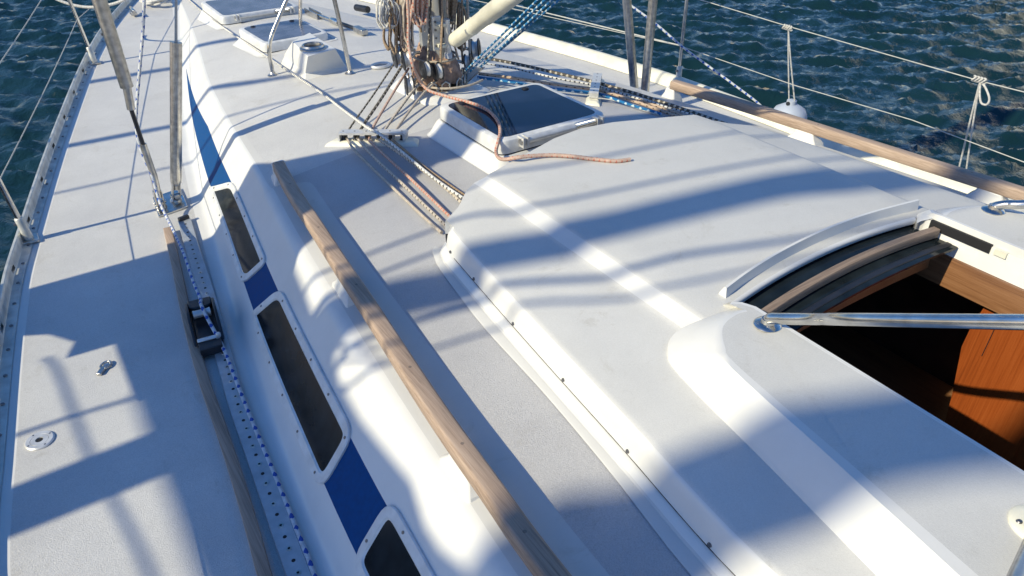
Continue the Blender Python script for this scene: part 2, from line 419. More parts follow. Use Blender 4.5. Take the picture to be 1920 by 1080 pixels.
# ------------------------------------------------------------------ toe rails
def toe_rail(sgn, yr, label):
    H = .046
    mb = MB(); rows = []
    f = hb if sgn < 0 else hbs
    ys = [y for y in YS if y >= yr]; slots = []
    if sgn < 0:
        slots = [.25+.46*i for i in range(16)]
        ys = sorted([y for y in ys if all(abs(y-c) > .05 for c in slots)]+[c+d for c in slots for d in (-.036, -.028, .028, .036)])
    for y in ys:
        a = f(y); z = zd(y)+.004
        if sgn < 0: P = [(a-.002, z), (a+.036, z+.002), (a+.040, z+.007), (a+.0415, z+.027), (a+.043, z+H), (a+.048, z+H+.005), (a+.058, z+H+.005), (a+.061, z+H), (a+.0605, z+.027), (a+.060, z+.007), (a+.060, z-.06)]
        else: P = [(a-.03, z), (a-.015, z+.03), (a+.005, z+.055), (a+.03, z+.068), (a+.055, z+.068), (a+.078, z+.05), (a+.088, z+.02), (a+.088, z-.06)]
        rows.append([(sgn*x, y, zz) for x, zz in P])
    insl = lambda i: any(abs((ys[i]+ys[i+1])/2-c) < .03 for c in slots)
    mb.grid(rows, 'rail' if sgn < 0 else 'cream', skip=lambda i, k: k in (2, 8) and insl(i))
    o = mb.build('toe_rail', yacht, 45); tag(o, label)
    if sgn < 0:
        y = -.1
        k = 0
        while y < 8:
            if y < 6.2 or k % 2: 
                a = f(y)+.016; MB().lathe((-a, y, zd(y)+.0065), (0, 0, 1), [(.0075, 0), (.006, .003), (.0, .0032)], 'screw', 10).build('screw', o)
            y += .165; k += 1
    return o
tr = toe_rail(-1, -1, 'slotted grey toe rail along the port deck edge')
toe_rail(1, -1, 'smooth cream toe rail on the starboard side')
mb = MB()
mb.tube([at(668, 14, zd(7)+.06), at(690, 18, zd(7)+.07)], .03, 'dark', 10); mb.build('fairlead', yacht)

# ------------------------------------------------------------------ cabin windows
def sidepoint(y, s, off=0.):
    a = Vector((-xb(y), y, zd(y)+.001)); b = Vector((-xt(y), y, zt(y))); p = a+(b-a)*s
    if off:
        a2 = Vector((-xb(y+.1), y+.1, zd(y+.1))); n_ = (a2-Vector((-xb(y-.1), y-.1, zd(y-.1)))).cross(b-a).normalized()
        if n_.x > 0: n_ = -n_
        p = p + n_*off
    return p
def rr(corners, r, n=6):
    out = []; m_ = len(corners)
    for i in range(m_):
        a, b, c = [Vector(q) for q in (corners[i-1], corners[i], corners[(i+1) % m_])]
        p0 = b+(a-b).normalized()*r; p2 = b+(c-b).normalized()*r
        for j in range(n+1):
            t = j/n; out.append((1-t)**2*p0+2*t*(1-t)*b+t*t*p2)
    return out
def window(c, label, slen=.45):
    # c: (y,s) corners, metric plane (y, s*slen)
    Pm = [Vector((y, s*slen)) for y, s in c]
    cen = sum(Pm, Vector((0, 0)))/4
    o0 = rr(Pm, .065); outer = []
    for i in range(len(o0)):
        p, q = o0[i], o0[(i+1) % len(o0)]; n_ = max(1, int((q-p).length/.06))
        for j in range(n_): outer.append(p.lerp(q, j/n_))
    def inset(L, d):
        res = []; m_ = len(L)
        for i in range(m_):
            t = (L[(i+1) % m_]-L[i-1]).normalized(); nn = Vector((-t.y, t.x))
            if nn.dot(cen-L[i]) < 0: nn = -nn
            res.append(L[i]+nn*d)
        return res
    root = empty('cabin_window', sidepoint(cen.x, cen.y/slen), yacht); root['label'] = label
    D = lambda L, off: [sidepoint(q.x, q.y/slen, off) for q in L]
    i1 = inset(outer, .003); i2 = inset(outer, .029); i3 = inset(outer, .033); i4 = inset(outer, .037)
    mb = MB(); mb.loops([D(outer, -.004), D(outer, .006), D(i1, .009), D(i2, .009), D(i3, .0055), D(i4, .0035)], 'frame', cap1=False)
    o = mb.build('frame', root, 40)
    L = inset(outer, .016)
    tot = [0]
    for i in range(1, len(L)+1): tot.append(tot[-1]+(L[i % len(L)]-L[i-1]).length)
    n_ = int(tot[-1]/.19)
    for j in range(n_):
        d = tot[-1]*(j+.5)/n_; i = next(i for i in range(1, len(tot)) if tot[i] >= d)
        q = L[i-1].lerp(L[i % len(L)], (d-tot[i-1])/max(tot[i]-tot[i-1], 1e-6))
        a = sidepoint(q.x, q.y/slen, .0085); b = sidepoint(q.x, q.y/slen, .011); MB().cyl(a, b, .0045, 'screw', 8).build('screw', o)
    ys_ = [q.x for q in i3]; rows = []
    for t in np.linspace(0, 1, 33):
        yy = min(ys_)+(max(ys_)-min(ys_))*(.5-.5*math.cos(math.pi*t)); yy = min(max(yy, min(ys_)+1e-4), max(ys_)-1e-4); cr = []
        for i in range(len(i3)):
            p, q = i3[i-1], i3[i]
            if (p.x-yy)*(q.x-yy) <= 0 and abs(p.x-q.x) > 1e-9: cr.append(p.y+(q.y-p.y)*(yy-p.x)/(q.x-p.x))
        a, b = min(cr), max(cr); rows.append([sidepoint(yy, (a+(b-a)*k/4)/slen, .0045) for k in range(5)])
    MB().grid(rows, 'glass').build('pane', root, 60)
window([(3.70, .22), (3.42, .64), (2.58, .64), (2.70, .22)], 'foremost cabin window, sun on its front end')
window([(2.49, .20), (2.36, .66), (1.50, .66), (1.50, .20)], 'middle cabin window, longest in view')
window([(1.235, .20), (1.235, .67), (.30, .67), (.26, .20)], 'aftmost cabin window, cut by the bottom of the view')

# ------------------------------------------------------------------ teak handrails
def bar(mb, path, w_, h, mat, up=Vector((0, 0, 1)), rnd=.3):
    P = [Vector(p) for p in path]; rings = []
    for i, p in enumerate(P):
        t = (P[min(i+1, len(P)-1)]-P[max(i-1, 0)]).normalized(); sd = t.cross(up).normalized(); u2 = sd.cross(t)
        prof = [(-.5, -.5+rnd*.6), (-.5+rnd*.5, -.5), (.5-rnd*.5, -.5), (.5, -.5+rnd*.6), (.5, .5-rnd), (.5-rnd*.35, .5-rnd*.25), (.5-rnd, .5), (-.5+rnd, .5), (-.5+rnd*.35, .5-rnd*.25), (-.5, .5-rnd)]
        rings.append([p+sd*a*w_+u2*b*h for a, b in prof])
    mb.loops(rings, mat, cap0=True, cap1=True); return mb
def handrail(sgn):
    root = empty('handrail', (sgn*1.15, 2, .38), yacht)
    if sgn < 0:
        L = [onf(x, y, lambda a, b: zt(b)+.076) for x, y in [(523, 312), (552, 365), (590, 422), (640, 500), (692, 578), (770, 700), (833, 795), (925, 925), (1010, 1045)]]
        for y in (.3, -.1, -.6): L.append(np.array([L[-1][0]-.012, y, .453]))
    else:
        L = [onf(x, y, lambda a, b: zt(b)+.076) for x, y in [(1262, 158), (1400, 200), (1500, 232), (1700, 296), (1920, 365)]]; L.append(np.array([1.31, .3, .455]))
    L = smoothpath(L, 5); mb = MB(); bar(mb, L, .052, .046, 'teak', rnd=.16); o = mb.build('rail', root, 50)
    tag(o, 'brown teak rail')
    for j in range(4, len(L)-3, 7):
        MB().lathe((L[j].x, L[j].y, L[j].z+.0222), (0, 0, 1), [(.0055, 0), (.0045, .0012), (0, .0012)], 'teakd', 10).build('plug', o)
    if sgn < 0: BL = [(620, 545), (842, 888), (518, 322)]
    else: BL = [(1535, 243), (1232, 155), (1880, 352)]
    for i, (x, y) in enumerate(BL):
        p = onf(x, y, lambda a, b: zt(b)+.04); j = int(np.argmin([abs(q.y-p[1]) for q in L])); c = Vector((L[j].x, p[1], 0)); zr = zroof(abs(c.x), p[1])
        t = (L[min(j+1, len(L)-1)]-L[max(j-1, 0)]).normalized(); sd = Vector((t.y, -t.x, 0)).normalized(); t = Vector((t.x, t.y, 0)).normalized()
        end = i == 2 and sgn < 0 or i == 1 and sgn > 0
        if end: c = Vector((L[0].x, L[0].y, 0))-t*(.0)
        rings = []
        hh = L[j].z-.018-zr
        for sx, sy, z in [(.040, .085, zr-.02), (.038, .078, zr+.006), (.027, .056, zr+hh*.55), (.024, .046, zr+hh)]:
            if end: sy *= .62
            rings.append([c+sd*a+t*b+Vector((0, 0, z)) for a, b in [(-sx, -sy), (sx, -sy), (sx, sy), (-sx, sy)]])
        mb = MB(); mb.loops(rings, 'gel'); mb.build('bracket', root, 30, bevel=.007)
        if end and sgn < 0:
            mb = MB(); q = L[0]; mb.box((q.x+.004, q.y+.012, (q.z+zr)/2+.003), (.062, .03, q.z-zr+.03), 'gel', Matrix.Rotation(math.atan2(t.x, -t.y)*0+.15, 3, 'Z')); mb.build('end_cap', root, 30, bevel=.012, seg=3)
handrail(-1); handrail(1)

# ------------------------------------------------------------------ sea hood
PF = pch([-.6, .5, .9, 1.2, 1.5, 2.05, 2.3], [1.03, 1.005, .955, .925, .905, .835, .82])   # flange outer
PS = pch([-.6, .5, .9, 1.2, 1.5, 2.05, 2.3], [.965, .94, .90, .872, .842, .785, .77])      # seam
YA = 1.02
def hood_cols():
    # (x function of y, z, front y, material)
    C = []
    C.append((lambda y: PF(y), lambda x, y: zroof(x, y)+.003, 2.07))
    C.append((lambda y: PF(y)-.004, lambda x, y: zroof(x, y)+.006, 2.087))
    C.append((lambda y: PS(y)+.030, lambda x, y: zroof(x, y)+.006, 2.05))
    C.append((lambda y: PS(y)+.026, lambda x, y: zroof(x, y)+.012, 2.046))
    C.append((lambda y: PS(y)+.010, lambda x, y: .440, 2.035))
    C.append((lambda y: PS(y)+.000, lambda x, y: .4425, 2.03))
    C.append((lambda y: PS(y)+.000, lambda x, y: .4470, 2.03))
    C.append((lambda y: PS(y)+.005, lambda x, y: .4478, 2.03))
    C.append((lambda y: PS(y)+.002, lambda x, y: .500, 2.0))
    C.append((lambda y: PS(y)-.003, lambda x, y: .522, 1.975))
    C.append((lambda y: PS(y)-.010, lambda x, y: .530, 1.97))
    C.append((lambda y: PS(y)-.024, lambda x, y: .533, 1.985))
    C.append((lambda y: PS(y)-.10, lambda x, y: .545, 2.03))
    C.append((lambda y: .612, lambda x, y: .5585, 2.10))
    C.append((lambda y: .59, lambda x, y: .562, 2.11))
    C.append((lambda y: .572, lambda x, y: .566, 2.12))
    C.append((lambda y: .535, lambda x, y: .598, 2.085))
    C.append((lambda y: .520, lambda x, y: .602, 2.09))
    C.append((lambda y: .43, lambda x, y: .606, 2.115))
    C.append((lambda y: .30, lambda x, y: .612, 2.15))
    C.append((lambda y: .15, lambda x, y: .616, 2.195))
    C.append((lambda y: .0, lambda x, y: .617, 2.215))
    return C
HC = hood_cols(); full = [(-1, c) for c in HC] + [(1, c) for c in HC[-2::-1]]; nc_ = len(full)
aft = list(np.linspace(-.6, YA, 18)); fw = list(np.linspace(0, 1, 16))[1:]
rows = []
for y in aft: rows.append([(s*c[0](y), y + (.03*(1-(c[0](y)/.43)**2) if (y == aft[-1] and c[0](y) < .43) else 0), c[1](c[0](y), y)) for s, c in full])
for t in fw:
    r = []
    for s, c in full:
        x0 = c[0](YA); y0 = YA + (.03*(1-(x0/.43)**2) if x0 < .43 else 0); y = y0+(c[2]-y0)*t
        k = max(0, (t-.9)/.1); q = full.index((s, c)); q = min(q, nc_-1-q); xr = 0
        if q < 8: u_ = max(0, (y-1.87)/(c[2]-1.87)); xr = (.085 if q < 3 else .075)*(1-math.sqrt(max(0, 1-u_*u_)))*(1-.0*q)
        if q >= 8 and q < 11: u_ = max(0, (y-1.87)/(c[2]-1.87)); xr = .05*(1-math.sqrt(max(0, 1-u_*u_)))
        r.append((s*(c[0](y)-xr), y, c[1](c[0](y), y) - .005*k*k))
    rows.append(r)
nc = len(full); i430 = 18
def hm(i, k):
    kk = k if k < nc//2 else nc-2-k
    if kk < 3: return 'satin'
    if kk < 10 or kk == 15: return 'gel'
    return 'hood'
mb = MB(); mb.grid(rows, hm, skip=lambda i, k: i < len(aft)-1 and i430 <= k < nc-1-i430)
last = rows[-1]
fr = [last]
for dz, dy in [(.006, .006), (.02, .010), (.06, .012)]:
    fr.append([(p[0], p[1]+dy, max(p[2]-dz, zroof(min(abs(p[0]), .95), p[1])-.01) if 4 <= min(k, nc-1-k) else p[2]-dz*.3) for k, p in enumerate(last)])
mb.grid(fr, lambda i, k: 'gel')
fb = [(p[0], p[1], zroof(min(abs(p[0]), .95), p[1])-.02) for p in fr[-1]]
mb.grid([fr[-1], fb], lambda i, k: 'gel' if min(k, nc-2-k) < 10 else 'dark', skip=lambda i, k: min(k, nc-2-k) < 4)
hood = mb.build('sea_hood', yacht, 38)
for px, py in [(840, 474), (880, 526), (955, 610), (1048, 716), (1168, 851), (1330, 1022)]:
    p = at(px, py, .457); x = -PS(p[1])-.004; MB().lathe((x-.001, p[1], .457), (-1, 0, .15), [(.0058, 0), (.005, .003), (0, .0035)], 'screw', 12).build('screw', hood)
for sg in (-1, 1):
    L = [Vector((-(-sg)*(PS(y)+.0035), y, .4448)) for y in np.linspace(-.6, 1.87, 26)]
    MB().tube(L, .0017, 'black', 6).build('seam_sealant', hood, 60)
# spray lip across the hood
mb = MB(); Lp = [(-.42, 1.058, .604), (-.30, 1.078, .609), (-.15, 1.092, .614), (0, 1.098, .616), (.15, 1.097, .614), (.30, 1.088, .609), (.49, 1.062, .604)]
L = smoothpath(Lp, 5); rings = []
for i, p in enumerate(L):
    rings.append([p+Vector((0, .016, -.004)), p+Vector((0, .008, .016)), p+Vector((0, -.002, .034)), p+Vector((0, -.010, .034)), p+Vector((0, -.014, .0)), p+Vector((0, -.014, -.006))])
mb.loops(rings, 'gel', cap0=True); mb.build('spray_lip', hood, 50)
# rolled aft edge of hood above the slide
mb = MB(); L = []
for x in np.linspace(-.425, .425, 21):
    y = YA+.03*(1-(x/.43)**2); z = .606+.011*(1-(x/.43)**2); L.append([(x, y+.001, z+.0025), (x, y-.006, z+.001), (x, y-.010, z-.006), (x, y-.008, z-.018), (x, y+.02, z-.02)])
mb.grid(L, 'gel').build('rolled_edge', hood, 60)

# ------------------------------------------------------------------ companionway coamings (raised blisters either side of the hatch)
def coaming(sgn):
    base = [(1640, 1080, .545), (1450, 880, .553), (1275, 700, .56), (1252, 655, .563), (1268, 622, .568), (1318, 598, .598), (1370, 580, .603), (1393, 573, .604)]
    top = [(1800, 1080, .645), (1560, 860, .645), (1372, 690, .645), (1352, 655, .645), (1350, 622, .645), (1362, 603, .643), (1385, 588, .641), (1405, 582, .639)]
    B = [Vector(at(*p)) for p in base]; T = [Vector(at(*p)) for p in top]
    B = smoothpath(B, 4); T = smoothpath(T, 4)
    B = [Vector((B[0].x-.14, -.6, .54))]+B; T = [Vector((T[0].x-.13, -.6, .645))]+T
    e = .430
    Tend = [Vector((-e-.03, .995, .636)), Vector((-e-.008, .975, .640)), Vector((-e, .94, .645)), Vector((-e, .4, .645)), Vector((-e, -.6, .645))]
    Bend = [Vector((-e-.02, 1.028, .604)), Vector((-e+.0, 1.005, .600)), Vector((-e, .94, .56)), Vector((-e, .4, .55)), Vector((-e, -.6, .55))]
    B += Bend; T += Tend
    mid1 = [b.lerp(t, .12)+Vector((0, 0, .004)) for b, t in zip(B, T)]; mid2 = [b.lerp(t, .88)+Vector((0, 0, .004)) for b, t in zip(B, T)]
    low = [b-Vector((0, 0, .06)) for b in B]
    top2 = [t.lerp(Vector((-.52, t.y, t.z)), .12) for t in T]
    f = lambda L: [Vector((sgn*-1*p.x, p.y, p.z)) for p in L]
    mb = MB(); mb.loops([f(low), f(B), f(mid1), f(mid2), f(T), f(top2)], 'gel', cap0=False, cap1=False)
    # top skin as strips between outer and inner edges
    tp = f(top2); n_ = len(tp); ins = [i for i in range(n_)]
    mb.add(tp, [tuple(range(n_))], 'hood')
    o = mb.build('hatch_coaming', yacht, 32)
    # inside face
    mb = MB()
    x = sgn*.424; s_ = sgn
    mb.grid([[(x, y, z) for z in (.62, .535)] for y in (-.6, .93, .985)], 'white')
    mb.grid([[(x+s_*.003, y, .5345), (x-s_*.004, y, .534), (x-s_*.006, y, .53), (x-s_*.006, y, .43), (x+s_*.04, y, .428)] for y in (-.6, .96)], 'mahogy')
    mb.build('inner_face', o, 40)
    # slide track
    mb = MB(); mb.box((sgn*.422, .87, .612), (.010, .19, .028), 'black'); mb.box((sgn*.421, .745, .612), (.012, .035, .018), 'cream'); mb.build('slide_track', o, 0)
coaming(-1); coaming(1)

# sliding hatch and what is seen below it
sh = empty('sliding_hatch', (0, .95, .58), yacht); tag(sh, 'smoked acrylic sliding hatch pushed forward under the hood, teak beam across it')
def arc(x, k=1.): return .03*(1-(x/.43)**2)*k
X21 = np.linspace(-.415, .415, 21)
mb = MB(); R_ = []
for x in X21:
    zz = .578+.012*(1-(x/.43)**2); R_.append([(x, .86+arc(x, .5), zz-.008), (x, .86+arc(x, .5), zz), (x, 1.35, zz), (x, 1.35, zz-.008)])
mb.grid(R_, 'glass').build('acrylic_panel', sh, 30)
mb = MB(); Lb = [Vector((x, .935+arc(x, .8), .597+.012*(1-(x/.43)**2))) for x in np.linspace(-.41, .41, 15)]
bar(mb, Lb, .026, .03, 'teakx', rnd=.15).build('teak_beam', sh, 40)
mb = MB(); Lb = [Vector((x, .885+arc(x, .6), .572+.012*(1-(x/.43)**2))) for x in np.linspace(-.41, .41, 15)]
bar(mb, Lb, .02, .02, 'dark', rnd=.15).build('seal', sh, 40)
cab = empty('cabin_interior', (0, 0, -.9), yacht)
mb = MB(); mb.grid([[(x, .93+arc(x, .5), .515), (x, .925+arc(x, .5), .515), (x, .922+arc(x, .5), .47), (x, .96, .468)] for x in X21], 'mahogy'); mb.build('beam', cab, 30)
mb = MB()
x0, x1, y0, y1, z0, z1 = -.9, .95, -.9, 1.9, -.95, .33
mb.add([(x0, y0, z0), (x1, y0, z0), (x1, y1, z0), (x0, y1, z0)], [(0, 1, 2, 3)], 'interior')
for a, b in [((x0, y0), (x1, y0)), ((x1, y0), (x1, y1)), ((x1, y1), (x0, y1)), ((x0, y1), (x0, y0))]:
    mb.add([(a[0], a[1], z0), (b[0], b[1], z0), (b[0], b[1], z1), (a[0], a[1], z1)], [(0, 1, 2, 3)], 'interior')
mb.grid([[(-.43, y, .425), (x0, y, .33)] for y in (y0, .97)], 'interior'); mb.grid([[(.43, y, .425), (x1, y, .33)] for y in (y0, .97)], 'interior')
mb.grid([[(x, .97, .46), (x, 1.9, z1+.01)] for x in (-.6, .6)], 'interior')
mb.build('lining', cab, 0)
for k in range(3):
    mb = MB(); mb.box((.02, -.35+.16*k, -.25-.22*k), (.46, .20, .025), 'mahogy'); mb.build('step', cab, 30, bevel=.004)
mb = MB(); mb.box((.62, 1.0, -.28), (.60, 1.2, .04), 'mahogy'); mb.box((.34, 1.0, -.55), (.03, 1.2, .5), 'mahogy'); mb.build('galley_top', cab, 30, bevel=.006)
mb = MB(); mb.box((-.25, 1.55, -.1), (.5, .02, .8), 'mahogy'); mb.build('bulkhead_panel', cab, 30)
mb = MB()
E_ = [atx(x, y, .47) for x, y in [(1862, 555), (1846, 575), (1822, 610), (1803, 650), (1795, 690), (1785, 740), (1772, 790), (1765, 850)]]
mb.grid([[(.47, p[1], p[2]), (.47, -.6, p[2])] for p in E_] , 'mahog')
mb.grid([[(.47, p[1], p[2]), (.50, p[1]+.004, p[2])] for p in E_], 'mahog')
mb.build('bulkhead', cab, 40)
mb = MB(); g = [atx(1884, 575, .466), atx(1840, 668, .466)]
mb.tube([(.468, p[1], p[2]) for p in g], .0011, 'dark', 6); mb.build('panel_groove', cab)

# stainless grab rails at the companionway
def grab(sgn, pts, label):
    root = empty('grab_rail', pts[0], yacht); root['label'] = label
    L = smoothpath(pts, 8); mb = MB(); mb.tube(L, .0145, 'steel', 16).build('tube', root, 60)
    p = Vector(pts[0]); mb = MB(); mb.lathe((p.x, p.y, .644), (0, 0, 1), [(.034, 0), (.034, .003), (.030, .007), (.018, .010), (.016, .02)], 'steel', 28).build('foot', root, 40)
b0 = at(1440, 609, .646)
b1_ = atx(1466, 597.5, b0[0]+.002)
grab(-1, [(b0[0], b0[1]+.002, .646), (b0[0], b0[1]+.002, .655), (b0[0], b0[1]-.003, .667), tuple(b1_), tuple(atx(1530, 598.5, b0[0]+.004)), tuple(atx(1600, 599, -.51)), tuple(atx(1920, 604, -.50)), tuple(atx(2300, 606, -.495))], 'stainless grab rail crossing the view above the open companionway')
b1 = at(1862, 394, .646)
grab(1, [(b1[0], b1[1], .646), (b1[0], b1[1]-.002, .66), (b1[0]+.01, b1[1]-.03, .676), tuple(at(1925, 383, .69)), tuple(at(2100, 372, .75))], 'stainless grab rail on the starboard coaming')
p = at(1946, 988, .646)
mb = MB(); mb.lathe((p[0], p[1], .645), (0, 0, 1), [(.048, 0), (.048, .004), (.044, .008), (.03, .010), (.0, .010)], 'cream', 32)
mb.tube([(p[0], p[1], .65), (p[0]+.0, p[1], .66), tuple(at(1898, 1100, .70))], .013, 'steeld', 12)
for a in (0.6, 2.4, 4.0, 5.6): mb.lathe((p[0]+.034*math.cos(a), p[1]+.034*math.sin(a), .654), (0, 0, 1), [(.006, 0), (.004, .003), (0, .003)], 'screw', 10)
mb.build('rail_socket', yacht, 40)

# ------------------------------------------------------------------ deck hatches
def rrect(cx, cy, w_, l, r, z, n=6, rot=0.):
    P = [(cx-w_/2, cy-l/2), (cx+w_/2, cy-l/2), (cx+w_/2, cy+l/2), (cx-w_/2, cy+l/2)]
    L = rr([Vector(p) for p in P], r, n); c, s_ = math.cos(rot), math.sin(rot)
    return [Vector((cx+(q.x-cx)*c-(q.y-cy)*s_, cy+(q.x-cx)*s_+(q.y-cy)*c, z)) for q in L]
def hatch(cx, cy, w_, l, zt_, label, rot=0., hinge=1, hbody=.060, knobs=True, gm='hatchglass'):
    zr = zroof(cx, cy); root = empty('deck_hatch', (cx, cy, zr), yacht); root['label'] = label
    R_ = lambda d, z, r=.05: rrect(cx, cy, w_+2*d, l+2*d, r, z, rot=rot)
    mb = MB(); zp = zt_-hbody-.006
    def follow(ring): return [Vector((p.x, p.y, zroof(p.x, p.y)+.002)) for p in ring]
    mb.loops([follow(R_(.060, 0, .07)), [Vector((p.x, p.y, zroof(p.x, p.y)+.004)) for p in R_(.054, 0, .07)], R_(.022, zp-.012, .06), R_(.012, zp, .06), R_(-.02, zp, .05)], 'gel', cap1=True); mb.build('plinth', root, 35)
    mb = MB(); mb.loops([R_(.004, zp+.0005), R_(.004, zp+.005)], 'black', cap1=False); mb.build('gasket', root, 30)
    mb = MB(); mb.loops([R_(.006, zp+.006), R_(.006, zt_-.014), R_(.003, zt_-.004), R_(-.003, zt_), R_(-.024, zt_+.0005), R_(-.026, zt_-.002)], 'frame', cap1=False); fr_ = mb.build('frame', root, 35)
    mb = MB(); mb.loops([R_(-.025, zt_-.002, .04), R_(-.026, zt_+.001, .04)], gm); mb.build('pane', root, 20)
    if hinge:
        c, s_ = math.cos(rot), math.sin(rot)
        W = lambda a, b, z: Vector((cx+a*c-b*s_, cy+a*s_+b*c, z))
        ya = -l/2-.018; zh = zt_-.014; hg = MB()
        hg.tube([W(-w_*.30, ya, zh), W(w_*.16, ya, zh)], .016, 'alu', 14)
        hg.tube([W(w_*.16, ya, zh), W(w_*.36, ya, zh)], .009, 'steeld', 12)
        L = []; turns = 16
        for j in range(turns*10+1):
            a = 2*math.pi*j/10; q = W(w_*(.165+.19*j/(turns*10)), ya, zh); L.append(q+Vector((0, math.cos(a)*.0135, math.sin(a)*.0135)))
        hg.tube(L, .0032, 'steel', 6)
        for a in (-.33, -.29, .37, .42): hg.box(W(w_*a, ya+.004, zh-.004), (.010, .045, .044), 'alu')
        for a in (-.31,): hg.cyl(W(w_*a-.022, ya-.003, zh), W(w_*a-.012, ya-.003, zh), .013, 'steeld', 14)
        hg.build('hinge', root, 40)
    if knobs:
        for a in (-.32, .30):
            MB().lathe((cx+a*w_, cy+l/2-.055, zt_+.001), (0, 0, 1), [(.018, 0), (.018, .003), (.013, .007), (0, .008)], 'dark', 16).build('latch', root, 40)
hatch(-.008, 2.64, .56, .525, .566, 'large smoked hatch aft of the mast, closed, spring hinge on its aft edge')
h2 = [onroof(453, 45, .06), onroof(497, 80, .05), onroof(612, 62, .05)]
cx2 = (h2[0][0]+h2[2][0])/2+.03; cy2 = (h2[1][1]+h2[0][1])/2
print('h2', h2, cx2, cy2)
hatch(-.22, 5.30, .46, .50, zroof(0, 5.3)+.065, 'small hatch ahead of the mast partly behind the steel hoop', 0.05, 0, gm='skyglass')
hatch(-.10, 6.5, .62, .62, zroof(0, 6.5)+.075, 'foredeck hatch at the top edge of the view', 0.0, 1, knobs=False, gm='skyglass')

# ------------------------------------------------------------------ dorade vent box
vb = empty('ventilator_box', onroof(590, 130), yacht)
z0v = zroof(-.3, 4.2); ztop = z0v+.135
base = [Vector((*onroof(x, y)[:2], z0v-.01)) for x, y in [(536, 120), (574, 147), (648, 128), (606, 92)]]
topv = [Vector(at(x, y, ztop)) for x, y in [(548, 78), (577, 106), (629, 91), (580, 61)]]
cenb = sum(base, Vector())/4
mb = MB()
fl = [Vector((cenb.x+(p.x-cenb.x)*1.18, cenb.y+(p.y-cenb.y)*1.18, zroof(p.x, p.y)-.004)) for p in base]
mb.loops([fl, [p+Vector((0, 0, .022)) for p in base], [p+Vector((0, 0, .03)) for p in base], topv], 'gel')
mb.build('box', vb, 30, bevel=.022, seg=4)
vc = Vector(at(586, 84, ztop+.02))
mb = MB(); mb.lathe((vc.x, vc.y, ztop-.004), (0, 0, 1), [(.078, 0), (.078, .010), (.066, .016), (.062, .026), (.056, .028), (.050, .024), (.048, .004)], 'steeld', 32, cap=False); mb.build('vent_ring', vb, 40)
mb = MB(); mb.lathe((vc.x, vc.y, ztop+.006), (0, 0, 1), [(.050, 0), (.0, .001)], 'black', 24, cap=False); mb.build('vent_opening', vb)

# ------------------------------------------------------------------ mast hoop
root = empty('mast_hoop', onroof(580, 140), yacht); root['label'] = 'stainless steel hoop ahead of the mast'
def hoop(pts, base_px):
    mb = MB(); L = smoothpath(pts, 5); mb.tube(L, .0125, 'steel', 12).build('leg', root, 60)
f1 = onroof(512, 141, .0); f2 = onroof(657, 138, .0); f3 = onroof(564, 66, .0)
hoop([f1, aty(505, 85, f1[1]-.03), aty(524, 30, f1[1]-.01), aty(545, -20, f1[1]), aty(560, -80, f1[1]+.02)], None)
hoop([f2, aty(643, 70, f2[1]), aty(627, 0, f2[1]), aty(610, -70, f2[1])], None)
hoop([f3, aty(563, 20, f3[1]), aty(564, -30, f3[1])], None)
for f in (f1, f2, f3):
    mb = MB(); mb.lathe((f[0], f[1], zroof(f[0], f[1])), (0, 0, 1), [(.032, 0), (.032, .004), (.02, .010), (.015, .02)], 'steeld', 20); mb.build('foot', root, 40)
# ------------------------------------------------------------------ stanchions and lifelines
def stanchion(base, top, label, r=.0125):
    root = empty('stanchion', base, yacht); root['label'] = label
    b = Vector(base); t = Vector(top); d = (t-b).normalized()
    MB().tube([b+d*.09, t], r, 'steel', 12).build('post', root, 60)
    mb = MB(); mb.tube([b+d*.005, b+d*.12, b+d*.125], [.021, .019, .014], 'rail', 16); mb.cyl(b+d*.095+Vector((-.015, 0, 0)), b+d*.095+Vector((-.03, 0, 0)), .007, 'screw', 8); mb.build('socket', root, 50)
    mb = MB(); mb.box(b+Vector((.0, 0, .006)), (.075, .085, .012), 'steeld'); mb.build('base_plate', root, 30, bevel=.003)
st1b = (-2.045, 3.745, zd(3.7)+.004); st2b = (-1.352, 6.43, zd(6.4)+.004)
st1t = (-2.085, 3.74, .64); st2t = (-1.40, 6.44, .70)
stanchion(st1b, st1t, 'port stanchion standing at the left edge of the view')
stanchion(st2b, st2t, 'port stanchion further forward on the toe rail')
s3b = atx(1272, 150, 2.0); s3b = (2.0, s3b[1], .03); s3t = atx(1288, -5, 2.0); stanchion(s3b, (2.0, s3t[1], .64), 'starboard stanchion beyond the coachroof')
st4b = (-2.30, 1.0, .004); st4t = (-2.34, 1.0, .64); stanchion(st4b, st4t, 'port stanchion abeam')
s5 = (2.0, .55, .0); stanchion(s5, (2.02, .55, .62), 'starboard stanchion abeam')
def wire(name, pts, r, mat, label=None, sag=0.0, parent=yacht, k=8):
    P = [Vector(p) for p in pts]; out = []
    for i in range(len(P)-1):
        for j in range(k): t = j/k; q = P[i].lerp(P[i+1], t); q.z -= sag*4*t*(1-t); out.append(q)
    out.append(P[-1]); o = MB().tube(out, r, mat, 8).build(name, parent, 60)
    if label: o['label'] = label
    return o
bow = (-.25, 9.2, .75)
def lerp3(a, b, t): return tuple(a[i]+(b[i]-a[i])*t for i in range(3))
wire('lifeline', [st4t, st1t, st2t, bow], .0026, 'wire', sag=.012)
wire('lifeline', [lerp3(st4b, st4t, .5), lerp3(st1b, st1t, .5), lerp3(st2b, st2t, .5), (-.25, 9.2, .4)], .0026, 'wire', sag=.012)
